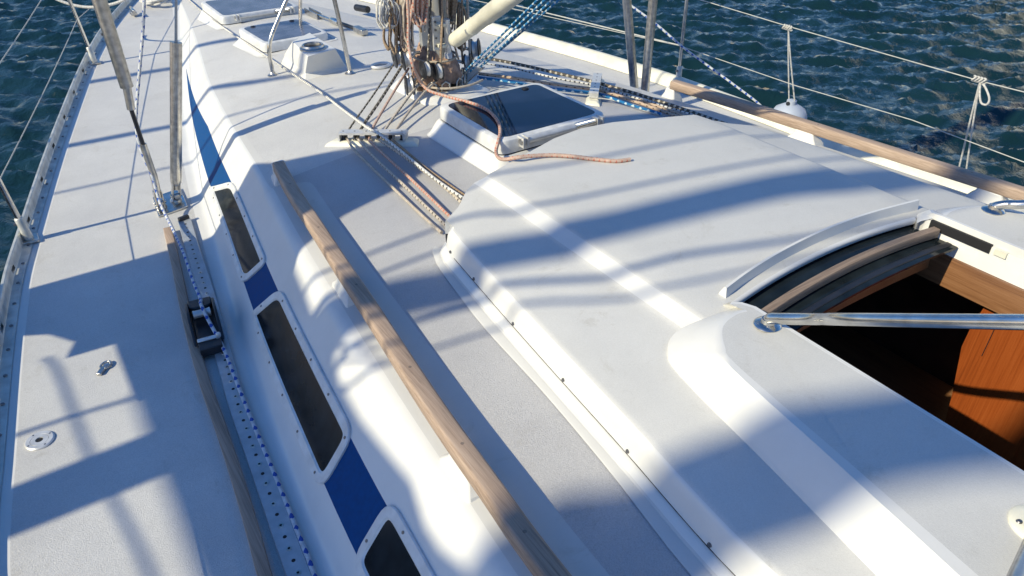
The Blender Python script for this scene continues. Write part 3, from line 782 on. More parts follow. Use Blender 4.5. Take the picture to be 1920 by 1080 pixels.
# starboard lifelines
up = [aty(1340, -2, 3.3), atx(1410, 26, 2.02), atx(1480, 52, 2.02), atx(1835, 150, 2.02)]
sU = [(.3, 9.2, .75), (s3t[0], s3t[1], .62), tuple(atx(1480, 50, 2.02)), tuple(atx(1838, 152, 2.02)), (2.02, .55, .60)]
wire('lifeline', sU, .0026, 'wire')
sLw = [(.3, 9.2, .4), tuple(atx(1275, 86, 2.0)), tuple(atx(1490, 160, 2.01)), tuple(atx(1710, 225, 2.015)), (2.02, .55, .24)]
wire('lifeline', sLw, .0026, 'wire')
wire('guard_wire', [tuple(atx(958, 8, 1.9)), tuple(atx(1278, 86, 1.98))], .005, 'wire')

# ------------------------------------------------------------------ port chain plate and shrouds
cp = empty('chain_plate', (-1.40, 3.79, zd(3.8)), yacht)
z0 = zd(3.8)
mb = MB(); Pq = [at(297, 405, z0+.01), at(352, 386, z0+.01), at(338, 352, z0+.01), at(286, 370, z0+.01)]
lo = [Vector((p[0], p[1], z0+.001)) for p in Pq]; hi = [Vector((p[0], p[1], z0+.011)) for p in Pq]
mb.loops([lo, hi], 'steel'); mb.build('base_plate', cp, 30, bevel=.003)
def fork(px, py, lean, top_px, r=.030):
    b = Vector(at(px, py, z0+.012)); t = Vector(aty(top_px[0], top_px[1], b.y-.03+lean)); d = (t-b).normalized()
    return b, t, d
bA, tA, dA = fork(330, 376, .02, (330, 79)); bB, tB, dB = fork(302, 388, -.02, (287, 325))
for b, d, nm in ((bA, dA, 'toggle'), (bB, dB, 'toggle')):
    mb = MB(); sd = Vector((1, 0, 0)); 
    for s_ in (-1, 1):
        c = b+d*.045+sd*.017*s_; rot = Matrix.Rotation(-math.atan2(d.x, d.z)*-1, 3, 'Y')
        mb.box(c, (.006, .036, .10), 'steeld', rot)
    mb.cyl(b+d*.03-sd*.028, b+d*.03+sd*.028, .010, 'steel', 12); mb.cyl(b+d*.03+Vector((0, -.03, 0)), b+d*.03+Vector((0, -.02, .0)), .013, 'steeld', 14)
    mb.lathe(b-Vector((0, 0, .012)), (0, 0, 1), [(.03, 0), (.028, .02), (.014, .03)], 'steeld', 16)
    mb.build(nm, cp, 40, bevel=.002)
shA = empty('shroud', bA, yacht); shA['label'] = 'inner port shroud in a steel turnbuckle cover, upright in the view'
LA = [bA+dA*.085, bA+dA*.10, bA+dA*.12, tA]
MB().tube(LA, [.020, .026, .028, .027], 'steeld', 18).build('turnbuckle_cover', shA, 50)
MB().tube([bA+dA*.0+dA*.06, bA+dA*.12], .012, 'steeld', 10).build('stud', shA, 50)
MB().tube([tA-dA*.03, tA+dA*.35, tA+dA*2.2], [.007, .0055, .005], 'wire', 8).build('wire', shA)
shB = empty('shroud', bB, yacht); shB['label'] = 'outer port shroud, thick steel tube slanting up to the left'
q = [bB+dB*.06]
for x, y, yy in [(287, 325, bB.y-.05), (268, 270, bB.y-.08), (246, 205, bB.y-.11), (238, 163, bB.y-.14), (212, 80, bB.y-.18), (186, 0, bB.y-.22), (160, -90, bB.y-.27)]: q.append(Vector(aty(x, y, bB.y)))
MB().tube([q[0], q[1]], [.016, .018], 'steeld', 14).build('stud', shB, 50)
MB().tube([q[1], q[2]], [.016, .016], 'steeld', 14).build('terminal', shB, 50)
MB().tube([q[2], q[3]], [.010, .010], 'dark', 12).build('threaded_rod', shB, 50)
MB().tube([q[3], q[4]], [.018, .019], 'steeld', 16).build('terminal', shB, 50)
MB().tube([q[4], q[5], q[6], q[7]], [.029, .030, .030, .030], 'steeld', 18).build('turnbuckle_cover', shB, 50); MB().tube([q[7], q[7]+(q[7]-q[6]).normalized()*4], .006, 'wire', 8).build('wire', shB)
# starboard shrouds
for (px, py, qx, qy, lb) in [(1188, 150, 1170, -60, 'starboard shroud cover leaning inboard'), (1210, 160, 1230, -60, 'starboard shroud cover leaning outboard')]:
    b = Vector(atx(px, py, 1.42)); t = Vector(aty(qx, qy, b.y)); d = (t-b).normalized()
    sh = empty('shroud', b-d*.25, yacht); sh['label'] = lb
    MB().tube([b-d*.12, t], .027, 'steeld', 16).build('turnbuckle_cover', sh, 50); MB().tube([b-d*.27, b-d*.1], .017, 'dark', 12).build('terminal', sh, 50); MB().tube([t-d*.02, t+d*4], .005, 'wire', 8).build('wire', sh)

# ------------------------------------------------------------------ genoa track, teak strip, small deck fittings
def dk(px, py, dz): return Vector(ondeck(px, py, dz))
trk = empty('genoa_track', dk(345, 420, 0), yacht)
TL = [dk(x, y, .012) for x, y in [(346, 414), (362, 470), (380, 525), (398, 585), (418, 660), (445, 755), (477, 845), (507, 930), (535, 1010), (560, 1078)]]
d = (TL[-1]-TL[-2]).normalized(); TL.append(TL[-1]+d*.9)
TL = smoothpath(TL, 4); mb = MB(); rings = []
for i, p in enumerate(TL):
    t = (TL[min(i+1, len(TL)-1)]-TL[max(i-1, 0)]).normalized(); sd = t.cross(Vector((0, 0, 1))).normalized()
    rings.append([p+sd*a+Vector((0, 0, b)) for a, b in [(-.014, -.011), (.014, -.011), (.014, -.004), (.030, -.001), (.030, .005), (.028, .007), (-.028, .007), (-.030, .005), (-.030, -.001), (-.014, -.004)]])
mb.loops(rings, 'track', cap0=True).build('rail', trk, 30)
tot = [0]
for i in range(1, len(TL)): tot.append(tot[-1]+(TL[i]-TL[i-1]).length)
dd = .05; k = 0
while dd < tot[-1]-.05:
    i = next(i for i in range(1, len(tot)) if tot[i] >= dd); p = TL[i-1].lerp(TL[i], (dd-tot[i-1])/(tot[i]-tot[i-1]))
    if k % 2 == 0: MB().lathe(p+Vector((0, 0, .0068)), (0, 0, 1), [(.0058, 0), (.0052, .0012), (.0, .0012)], 'black', 12).build('pin_hole', trk)
    else: MB().lathe(p+Vector((0, 0, .0068)), (0, 0, 1), [(.0085, 0), (.0078, .0014), (.004, .0016), (.004, .0018)], 'steeld', 14, cap=False).lathe(p+Vector((0, 0, .0082)), (0, 0, 1), [(.004, 0), (0, .0001)], 'black', 12).build('screw', trk)
    dd += .044; k += 1
MB().box(TL[0]+Vector((0, .004, .008)), (.052, .022, .03), 'dark', Matrix.Rotation(.25, 3, 'Z')).build('end_stop', trk, 30, bevel=.004)
# rope car on the track
car = empty('genoa_car', dk(380, 590, .02)); tag(car, 'black genoa sheet car with a silver roller sitting on the port track', 'genoa car')
ang = math.atan2((TL[14]-TL[18]).x, (TL[14]-TL[18]).y); Rz = Matrix.Rotation(-ang, 3, 'Z'); c0 = Vector(at(372, 590, .045)); 
c0 = Vector((TL[14].x, 0, 0)); c0 = dk(386, 612, .02); f_ = (TL[12]-TL[18]).normalized(); sd = Vector((f_.y, -f_.x, 0)).normalized()
W = lambda a, b, z: c0+sd*a*1.22+f_*b*1.18+Vector((0, 0, z*1.15))
mb = MB()
def slab(pts, z0_, z1_, mat): mb.loops([[W(a, b, z0_) for a, b in pts], [W(a, b, z1_) for a, b in pts]], mat, cap0=True)
slab([(-.036, .045), (-.045, .10), (-.030, .115), (-.006, .112), (.012, .118), (.032, .125), (.042, .11), (.045, .05), (.04, -.12), (-.036, -.12)], .0, .02, 'dark')
mb.build('base', car, 30, bevel=.005)
for s_ in (-1, 1):
    mb = MB(); prof = [(.105, .018), (.085, .052), (.03, .066), (-.03, .066), (-.075, .04), (-.125, .018)]
    mb.loops([[W(s_*.036, b, z) for b, z in prof], [W(s_*.045, b, z) for b, z in prof]], 'dark', cap0=True); mb.build('cheek', car, 30, bevel=.003)
mb = MB(); slab([(-.037, .10), (.037, .10), (.037, .055), (.02, .045), (-.02, .045), (-.037, .055)], .03, .052, 'dark'); mb.build('front_hood', car, 30, bevel=.006)
mb = MB(); prof = [(.017, -.032), (.017, -.028), (.0155, -.024), (.0155, .024), (.017, .028), (.017, .032)]
mb.lathe(W(0, .012, .048), sd, prof, 'alu', 22); mb.build('roller', car, 40)
mb = MB(); slab([(-.032, -.125), (.034, -.125), (.034, -.165), (-.032, -.165)], .0, .03, 'dark'); mb.box(W(-.004, -.118, .034), (.07, .02, .006), 'alu', Rz); mb.cyl(W(.03, -.118, .03), W(.03, -.118, .045), .009, 'alu', 12); mb.build('plunger_stop', car, 30, bevel=.003)
# teak strip outboard of the track
SL = [dk(x, y, .014) for x, y in [(315, 432), (331, 500), (352, 600), (380, 705), (413, 800), (449, 910), (478, 1010), (496, 1078)]]
SL.append(SL[-1]+(SL[-1]-SL[-2]).normalized()*.9)
o = bar(MB(), smoothpath(SL, 5), .037, .034, 'teak', rnd=.12).build('foot_batten', yacht, 40); tag(o, 'thin grey weathered teak batten on the port deck')
# deck filler cap
fc = dk(75, 827, 0); root = empty('filler_cap', fc, yacht); root['label'] = 'round silver deck filler cap'
MB().lathe(fc, (0, 0, 1), [(.044, .0), (.044, .004), (.040, .007), (.028, .007), (.027, .005), (.026, .007), (.012, .007), (.011, .0), (0, 0)], 'alu', 36).build('rim', root, 35)
MB().lathe(fc+Vector((0, 0, .0045)), (0, 0, 1), [(.0105, 0), (0, .0)], 'black', 8, cap=False).build('key_hole', root)
for a in (.4, 2.0, 3.5, 5.1): MB().lathe(fc+Vector((.035*math.cos(a), .035*math.sin(a), .007)), (0, 0, 1), [(.0035, 0), (0, .0006)], 'screw', 8).build('screw', root)
# folding pad eye
pe = dk(197, 692, 0); root = empty('pad_eye', pe, yacht); root['label'] = 'small folding ring eye lying on the side deck'
mb = MB(); fdir = Vector((.6, .8, 0)).normalized(); sdir = Vector((.8, -.6, 0))
ringp = [pe+Vector((0.006, .012, .008))+fdir*.022*math.cos(t)+sdir*.016*math.sin(t) for t in np.linspace(-2.6, 2.6, 18)]
MB().tube(ringp, .0042, 'steeld', 8).build('ring', root, 60)
MB().box(pe+Vector((-.012, -.012, .006)), (.02, .045, .012), 'steeld', Matrix.Rotation(-.6, 3, 'Z')).build('hinge_plate', root, 40, bevel=.004)
MB().lathe(pe+Vector((.008, .014, 0)), (0, 0, 1), [(.012, 0), (.010, .008), (0, .009)], 'steeld', 14).build('socket', root, 40)
# foredeck cleat
c = dk(250, 24, .03); mb = MB(); mb.box(c, (.05, .10, .03), 'steeld'); mb.cyl(c+Vector((0, -.09, .03)), c+Vector((0, .09, .03)), .014, 'steel', 10); o = mb.build('mooring_cleat', yacht, 40, bevel=.006)

# ------------------------------------------------------------------ line organisers on the coachroof
def organiser(pA, pB, label, n_=5, wd=.055, h=.05):
    A = Vector(pA); B = Vector(pB); root = empty('line_organiser', (A+B)/2, yacht); root['label'] = label
    d = (B-A); L = d.length; d.normalize(); f_ = Vector((-d.y, d.x, 0)).normalized()
    if f_.y < 0: f_ = -f_
    V = lambda a, b, z: A+d*a+f_*b+Vector((0, 0, z))
    mb = MB(); fp = lambda m_, z: [V(-.05-m_, -wd/2-m_*.6, z), V(L+.05+m_, -wd/2-m_*.6, z), V(L+.03+m_, wd/2+m_*.6, z), V(-.03-m_, wd/2+m_*.6, z)]
    mb.loops([fp(.022, -.015), fp(.020, .004), fp(-.004, .017)], 'cream'); mb.build('pad', root, 30, bevel=.006)
    mb = MB(); mb.loops([[V(a, b, z) for b in (-wd/2+.002,) for a, z in [(.0, .017), (-.006, h), (.004, h+.008), (L-.004, h+.008), (L+.006, h), (L, .017), (L-.006, .017), (L-.008, h-.001), (.008, h-.001), (.006, .017)]],
                         [V(a, b, z) for b in (wd/2-.004,) for a, z in [(.0, .017), (-.006, h), (.004, h+.008), (L-.004, h+.008), (L+.006, h), (L, .017), (L-.006, .017), (L-.008, h-.001), (.008, h-.001), (.006, .017)]]], 'alu', cap0=True); mb.build('frame', root, 30)
    for i in range(n_+1):
        a = L*(i+.3)/(n_+.6); MB().lathe(V(a, 0, .018), (0, 0, 1), [(.014, 0), (.009, .006), (.009, h-.026), (.014, h-.02)], 'dark', 14).build('sheave', root, 40)
        MB().lathe(V(a, 0, h+.0075), (0, 0, 1), [(.0055, 0), (.004, .002), (0, .002)], 'screw', 10).build('bolt', root)
    return V, L
Vp, Lp_ = organiser(onroof(640, 268, .0), onroof(762, 268, .0), 'port line organiser leading ropes aft')
Vs, Ls_ = organiser(onroof(1112, 192, .0), onroof(1130, 160, .0)+np.array([.0, .05, 0]), 'starboard line organiser')

# ------------------------------------------------------------------ ropes
def rope(pts, r, mat, label, group=None, name='rope', k=8, n=10, cat='rope'):
    o = MB().tube(smoothpath(pts, k), r, mat, n).build(name, None, 70); tag(o, label, cat, group); return o
def rp(*L):  # (px, py, dz above roof)
    return [Vector(onroof(x, y, z)) for x, y, z in L]
G = 'control lines led aft over the coachroof'
rope(rp((345, -8, .03), (400, 38, .03), (500, 106, .03), (545, 136, .032), (600, 172, .04), (640, 203, .055), (690, 240, .078), (712, 252, .078), (760, 290, .05), (815, 335, .04), (872, 374, .03)), .0068, 'r_wb', 'long white rope with black flecks running diagonally from the foredeck to the hood')
rope(rp((652, 262, .03), (668, 285, .026), (735, 350, .018), (790, 402, .012), (828, 436, .012)), .0062, 'r_cream', 'thin cream rope, outermost of those running from the port organiser into the hood', G)
rope(rp((672, 262, .03), (700, 293, .026), (750, 340, .022), (800, 388, .018), (842, 428, .014)), .0068, 'r_cb', 'black flecked rope, second from outboard between port organiser and hood', G)
rope(rp((692, 263, .03), (715, 285, .026), (770, 335, .024), (815, 378, .018), (850, 412, .014)), .0068, 'r_pink', 'pink rope in the middle of those between port organiser and hood', G)
rope(rp((712, 262, .03), (735, 278, .026), (775, 306, .024), (830, 348, .02), (866, 380, .016)), .0065, 'r_cb', 'black flecked white rope beside the diagonal line, between port organiser and hood', G)
rope(rp((735, 262, .03), (752, 276, .026), (795, 312, .022), (840, 345, .018), (880, 372, .014)), .006, 'r_brown', 'brown rope, innermost of those between port organiser and hood', G)
G2 = 'halyards between the mast foot blocks and the port organiser'
rope(rp((744, 112, .14), (700, 178, .08), (655, 242, .03), (650, 262, .03)), .0045, 'r_bw', 'thin dark rope, leftmost between mast foot and organiser', G2)
rope(rp((756, 120, .14), (715, 185, .09), (678, 240, .03), (670, 262, .03)), .007, 'r_bw', 'thick black rope with cream flecks, second from left at the mast foot', G2)
rope(rp((766, 128, .14), (735, 178, .09), (700, 238, .03), (692, 262, .03)), .0062, 'r_pink', 'smooth faded pink rope dropping from the mast foot to the organiser', G2)
rope(rp((798, 143, .11), (765, 183, .07), (724, 240, .03), (714, 262, .03)), .0065, 'r_cb', 'black and white flecked rope under the pink tail', G2)
rope(rp((819, 150, .10), (790, 180, .07), (745, 240, .03), (737, 262, .03)), .0062, 'r_cream', 'cream rope, rightmost between mast foot and organiser', G2)
# pink tail lying over the hatch and hood
zt2 = .577
T = [Vector(aty(763, -15, 3.15)), Vector(aty(766, 40, 3.14)), Vector(aty(766, 82, 3.12)), Vector(aty(775, 125, 3.06)), Vector(at(790, 155, .60)), Vector(at(805, 170, .575)), Vector(at(835, 180, .572)), Vector(at(880, 192, zt2)), Vector(at(912, 205, zt2)), Vector(at(932, 225, zt2)), Vector(at(938, 245, zt2)), Vector(at(934, 266, .565)), Vector(at(930, 283, .535)), Vector(at(934, 295, .545)), Vector(at(946, 299, .585)), Vector(at(965, 296, .622)), Vector(at(990, 293, .626)), Vector(at(1030, 291, .622)), Vector(at(1070, 293, .624)), Vector(at(1120, 299, .624)), Vector(at(1155, 302, .623)), Vector(at(1182, 299, .623))]
rope(T, .0075, 'r_pink', 'loose pink rope tail lying across the big hatch and ending on the hood', k=6, name='rope_tail')
G3 = 'lines led aft on the starboard side'
def sb(*L): return [Vector(onroof(x, y, z)) for x, y, z in L]
rope(sb((905, 108, .06), (960, 118, .05), (1040, 136, .045), (1115, 154, .03), (1140, 161, .03), (1200, 178, .022), (1290, 208, .015), (1370, 236, .01)), .009, 'r_bw', 'black rope with cream flecks, outermost on the starboard side', G3)
rope(sb((905, 118, .05), (960, 127, .045), (1040, 146, .04), (1115, 160, .03), (1140, 168, .03), (1200, 186, .022), (1300, 216, .02)), .006, 'r_wb', 'white rope with sparse black flecks on the starboard side', G3)
rope(sb((898, 138, .05), (960, 146, .045), (1040, 158, .04), (1112, 167, .03), (1138, 173, .03), (1190, 190, .02), (1275, 220, .014)), .0085, 'r_tan', 'tan rope banded in black on the starboard side', G3)
rope(sb((895, 145, .04), (960, 154, .035), (1040, 167, .03), (1110, 174, .03), (1135, 180, .03), (1180, 196, .018), (1240, 214, .012)), .0075, 'r_blue', 'blue rope with white flecks on the coachroof beside the tan one', G3)
rope(sb((1142, 163, .03), (1195, 185, .02), (1290, 220, .016)), .0075, 'r_tan', 'tan rope fanning from the starboard organiser under the hood', G3)
rope(sb((1105, 182, .028), (1150, 188, .02), (1180, 198, .012), (1235, 216, .006)), .0035, 'r_white', 'thin white cord tied at the starboard organiser', G3)
# jib sheet through the car
js = [Vector(aty(271, -10, 3.95)), Vector(aty(268, 60, 3.93)), Vector(aty(262, 130, 3.90)), Vector(aty(256, 205, 3.86)), Vector(aty(256, 245, 3.80)), Vector(aty(266, 285, 3.76)), Vector(aty(285, 330, 3.72)), Vector(aty(300, 380, 3.64)), Vector(aty(322, 425, 3.4)), Vector(at(345, 475, .11)), Vector(at(362, 525, .09)), Vector(at(376, 560, .085))]
js += [W(.004, .055, .062), W(.006, .012, .0665), W(.012, -.03, .05), dk(420, 655, .036), dk(438, 700, .030), dk(463, 765, .022), dk(492, 835, .017), dk(521, 905, .015), dk(555, 990, .015), dk(579, 1050, .015), dk(597, 1100, .015)]
js.append(js[-1]+(js[-1]-js[-2]).normalized()*.6)
rope(js, .0072, 'r_wblue', 'white rope with blue flecks running down the port shroud and through the black car', name='jib_sheet')
# starboard sheet
rope([Vector(atx(1180, 8, 1.75)), Vector(atx(1230, 45, 1.85)), Vector(atx(1280, 88, 1.95)), Vector(atx(1330, 125, 2.05)), Vector(atx(1375, 158, 2.12)), Vector(atx(1422, 194, 2.18)), Vector(atx(1450, 225, 2.2))], .0075, 'r_wblue', 'white and blue rope sloping down outside the starboard lifelines', name='sheet')
# ------------------------------------------------------------------ mast and what hangs at its foot
mb0 = Vector(at(818, 150, .45)); mx, my = mb0.x, mb0.y
print('mast', mx, my)
mast = empty('mast', (mx, my, .43), yacht)
mb = MB(); rings = []
def msec(z, k=1.):
    R_ = []
    for a in np.linspace(0, 2*math.pi, 33)[:-1]:
        x = .062*k*math.copysign(abs(math.cos(a))**.8, math.cos(a)); y = .10*k*math.copysign(abs(math.sin(a))**.85, math.sin(a)); R_.append(Vector((mx+x, my+y, z)))
    return R_
mb.loops([msec(.44), msec(.6), msec(1.2), msec(5)], 'mast').build('tube', mast, 50)
mb = MB(); mb.box((mx, my-.1, 2.8), (.022, .012, 4.2), 'dark'); mb.build('sail_track', mast)
# collar of faded cloth
mb = MB(); rings = []
rn = random.Random(3); ph = [rn.uniform(0, 6.28) for _ in range(12)]
for j, (z, r) in enumerate([(.45, .135), (.475, .150), (.505, .148), (.535, .140), (.565, .128), (.59, .112), (.615, .098), (.63, .092), (.637, .084)]):
    ring = []
    for i in range(72):
        a = 2*math.pi*i/72
        d = 1+.045*math.sin(5*a+ph[0]+z*20)+.035*math.sin(11*a+ph[1]-z*60)+.03*math.sin(19*a+ph[2]+z*90)+.02*math.sin(31*a+z*140)
        ring.append(Vector((mx+math.cos(a)*r*d*.85, my+math.sin(a)*r*d*1.0, z+.010*math.sin(7*a+ph[3])+.006*math.sin(17*a))))
    rings.append(ring)
mb.loops(rings, 'cloth', cap1=False).build('cloth_collar', mast, 60)
mb = MB(); mb.tube([Vector((mx+math.cos(a)*.112, my+math.sin(a)*.13, .585)) for a in np.linspace(0, 2*math.pi, 40)], .006, 'r_cream', 8); mb.build('lashing', mast, 60)
# mast step pad and steel ring
mb = MB(); f = lambda k, z: [Vector((mx+a*k, my+b*k, z)) for a, b in [(-.17, -.20), (-.09, -.25), (.10, -.25), (.19, -.19), (.19, .16), (.1, .24), (-.1, .24), (-.18, .16)]]
zr_ = zroof(mx, my); mb.loops([[Vector((p.x, p.y, zroof(p.x, p.y)-.004)) for p in f(1.12, 0)], [Vector((p.x, p.y, zroof(p.x, p.y)+.008)) for p in f(1.08, 0)], f(.94, zr_+.03), f(.9, zr_+.032)], 'gel').build('step_pad', mast, 35)
mb = MB(); mb.lathe((mx, my, zr_+.03), (0, 0, 1), [(.175, 0), (.175, .007), (.1, .009)], 'steeld', 28)
for k in range(14):
    a = k*2*math.pi/14+.2; mb.lathe((mx+.155*math.cos(a), my+.155*math.sin(a), zr_+.037), (0, 0, 1), [(.010, 0), (.008, .006), (0, .007)], 'steeld', 6)
mb.build('step_plate', mast, 40)
for k, (a, r) in enumerate([(-2.2, .155), (-1.75, .16), (-1.2, .16), (-.7, .16), (-.2, .15), (2.6, .15), (3.3, .15)]):
    c = Vector((mx+r*math.cos(a), my+r*math.sin(a), zr_+.05)); t_ = Vector((-math.sin(a), math.cos(a), 0))
    MB().tube([c-t_*.022-Vector((0, 0, .01)), c-t_*.02+Vector((0, 0, .02)), c+Vector((0, 0, .034)), c+t_*.02+Vector((0, 0, .02)), c+t_*.022-Vector((0, 0, .01))], .0048, 'steeld', 8).build('eye_bolt', mast, 60)
# gooseneck bracket on the aft face
gz = .80
gp = Vector(aty(822, 62, my-.105)); MB().box((gp.x-.01, my-.106, gp.z), (.05, .012, .17), 'alu').build('gooseneck_plate', mast, 30, bevel=.003)
for k in range(4): MB().cyl((gp.x-.02, my-.112, gp.z+.06-.04*k), (gp.x-.02, my-.117, gp.z+.06-.04*k), .006, 'screw', 10).build('rivet', mast)
MB().cyl((gp.x+.035, my-.135, gp.z+.07), (gp.x+.035, my-.135, gp.z-.10), .016, 'alu', 16).build('gooseneck_pin', mast, 50)
MB().box((gp.x+.015, my-.125, gp.z+.045), (.06, .04, .016), 'cream').build('gooseneck_lug', mast, 30, bevel=.003)
MB().box((gp.x+.015, my-.125, gp.z-.06), (.06, .04, .016), 'cream').build('gooseneck_lug', mast, 30, bevel=.003)
MB().cyl((gp.x+.035, my-.135, gp.z-.10), (gp.x+.035, my-.135, gp.z-.125), .02, 'fender', 14).build('bushing', mast, 50)
# rigid kicker
k0 = Vector(aty(852, 76, my-.20)); k1 = Vector(atx(975, -18, k0.x+.02)); kd = (k1-k0).normalized()
kk = empty('kicker_strut', k0, yacht); kk['label'] = 'cream tube rising aft from the mast foot'
MB().tube([k0, k0+kd*.004, k0+kd*.02, k0+kd*.20], [.030, .036, .038, .038], 'cream', 24).build('lower_tube', kk, 60)
MB().tube([k0+kd*.195, k0+kd*.205], [.0405, .0405], 'cream', 24).build('band', kk, 50)
MB().tube([k0+kd*.20, k0+kd*.34, k0+kd*.342, k1, k1+kd*1.4], [.038, .038, .041, .041, .041], 'cream', 24).build('upper_tube', kk, 60)
# blocks
def block(px, py, y, r, ax, label, cat='pulley', grp='rope blocks round the mast foot'):
    c = Vector(aty(px, py, y)); ax = Vector(ax).normalized(); root = empty('rope_block', c-Vector((0, 0, r))); tag(root, label, cat, grp)
    w_ = r*.30
    MB().lathe(c-ax*w_, ax, [(r*.82, 0), (r*.80, w_*.25), (r*.68, w_), (r*.80, w_*1.75), (r*.82, w_*2)], 'alu', 28).build('sheave', root, 40)
    for s_ in (-1, 1):
        q = c+ax*(w_*1.05*s_)
        MB().lathe(q, ax*s_, [(r, -.002), (r, w_*.22), (r*.86, w_*.42), (r*.36, w_*.46), (r*.34, w_*.62), (0, w_*.64)], 'dark', 28).build('cheek', root, 40)
    u = (Vector((mx, my, c.z))-c).normalized()
    MB().tube([c+u*r*.6+Vector((0, 0, .0)), c+u*r*1.2+Vector((0, 0, r*.3)), c+u*(r*1.8)+Vector((0, 0, r*.2))], r*.16, 'steeld', 8).build('shackle', root, 50)
block(746, 105, my-.02, .058, (1, -.25, .1), 'large black cheeked block, leftmost at the mast foot')
block(762, 111, my-.07, .055, (1, -.3, .1), 'block just right of the leftmost one, behind the hanging pink rope')
block(798, 130, my-.17, .046, (1, -.1, .05), 'small block in the middle of the mast foot, left of its twin')
block(820, 134, my-.18, .048, (1, -.1, .05), 'small block in the middle of the mast foot, right of its twin')
block(768, 160, my-.13, .050, (1, -.35, .0), 'low block standing near the roof below the others')
block(892, 92, my+.03, .056, (.8, -.6, .1), 'black block on the starboard side of the mast behind the cream tube')
block(878, 117, my-.06, .046, (.8, -.6, .1), 'block beside the blue tackle, partly hidden')
# hanging ropes down the mast
G4 = 'ropes hanging down the mast'
def hang(L, r, m_, label): rope([Vector(aty(x, y, yy)) for x, y, yy in L], r, m_, label, G4, name='halyard', k=6)
a = my
hang([(742, -14, a-.02), (743, 40, a-.02), (744, 78, a-.02), (745, 96, a-.02)], .0055, 'r_brown', 'thin brown halyard, leftmost down the mast')
hang([(750, -14, a-.03), (751, 30, a-.03), (755, 70, a-.05), (757, 98, a-.06)], .0065, 'r_cream', 'cream halyard second from left down the mast')
hang([(759, -14, a-.05), (756, 40, a-.05), (760, 90, a-.06)], .006, 'r_tan', 'tan halyard third from left down the mast')
hang([(774, -14, a-.12), (772, 20, a-.13), (766, 60, a-.14), (766, 84, a-.15)], .007, 'r_pink', 'pink halyard looping down the port side of the mast')
hang([(808, -14, a-.12), (807, 20, a-.12), (805, 60, a-.14), (803, 100, a-.17), (802, 124, a-.18)], .0058, 'r_bw', 'black flecked halyard down the aft face of the mast')
hang([(829, -14, a-.14), (829, 40, a-.15), (827, 90, a-.18), (826, 124, a-.19)], .0062, 'r_brown', 'brown halyard down the aft face beside the gooseneck')
hang([(866, -14, a-.02), (867, 50, a-.02), (866, 90, a-.03), (868, 120, a-.04)], .006, 'r_brown', 'brown halyard on the starboard side of the mast')
hang([(876, -14, a+.0), (878, 40, a+.0), (880, 75, a+.0), (881, 110, a-.04)], .007, 'r_cream', 'thick cream halyard, rightmost down the mast')
hang([(790, 60, a-.10), (784, 30, a-.11), (779, 0, a-.11), (776, -14, a-.11)], .006, 'r_brown', 'dark rope hanging against the port face of the mast')
# coils
def coil(cx, cy, y, w_, h, n_, m_, r, label, seed, spread=.03):
    rn = random.Random(seed); P = []
    for i in range(n_):
        o_ = rn.uniform(-1, 1)*spread; ws = w_*rn.uniform(.6, 1.1); hs = h*rn.uniform(.75, 1.1); yy = y+rn.uniform(-spread, spread)
        c = Vector(aty(cx, cy, y))
        for t in np.linspace(0, 2*math.pi, 10)[:-1]:
            P.append(Vector((c.x+o_+ws*math.sin(t), yy+.01*math.cos(3*t), c.z+hs*math.cos(t)-abs(o_)*.3)))
    o = rope(P, r, m_, label, name='rope_coil', k=4, n=6, cat='coiled rope'); return o
coil(722, 22, my-.05, .035, .075, 9, 'r_white', .0045, 'bleached cream coil of cord sticking out to the left of the mast', 2, .03)
coil(752, 20, my-.03, .022, .13, 9, 'r_brown', .006, 'brown coil of rope hung on the port side of the mast', 5, .03)
coil(786, 6, my-.13, .028, .10, 5, 'r_pink', .007, 'pink coil of rope hung high on the mast', 6, .02)
coil(846, 6, my-.03, .03, .11, 7, 'r_brown', .006, 'brown coil of rope on the starboard side of the mast', 8, .02)
coil(735, 58, my-.05, .02, .10, 6, 'r_brown', .0055, 'dull brown coil low on the port side of the mast', 12, .025)
coil(764, 40, my-.08, .02, .13, 6, 'r_cream', .0055, 'cream coil against the port side of the mast', 13, .02)
coil(868, 48, my+.0, .02, .12, 6, 'r_brown', .0055, 'tangled brown coil behind the cream tube', 14, .025)
coil(752, 70, my-.06, .018, .08, 5, 'r_tan', .006, 'tan coil just above the mast collar', 15, .02)
hang([(796, 60, my-.14), (800, 30, my-.12), (798, 0, my-.12), (797, -14, my-.12)], .0055, 'r_cream', 'cream rope in the groove of the mast')
hang([(838, -14, my-.10), (839, 30, my-.10), (848, 70, my-.08), (860, 112, my-.10)], .0055, 'r_tan', 'tan rope crossing behind the cream tube')
rope([Vector(at(*q_)) for q_ in [(775, 155, .48), (800, 163, .475), (840, 166, .475), (880, 160, .475), (905, 150, .475)]], .006, 'r_cream', 'dirty cream rope wound round the mast step', name='lashing_rope')
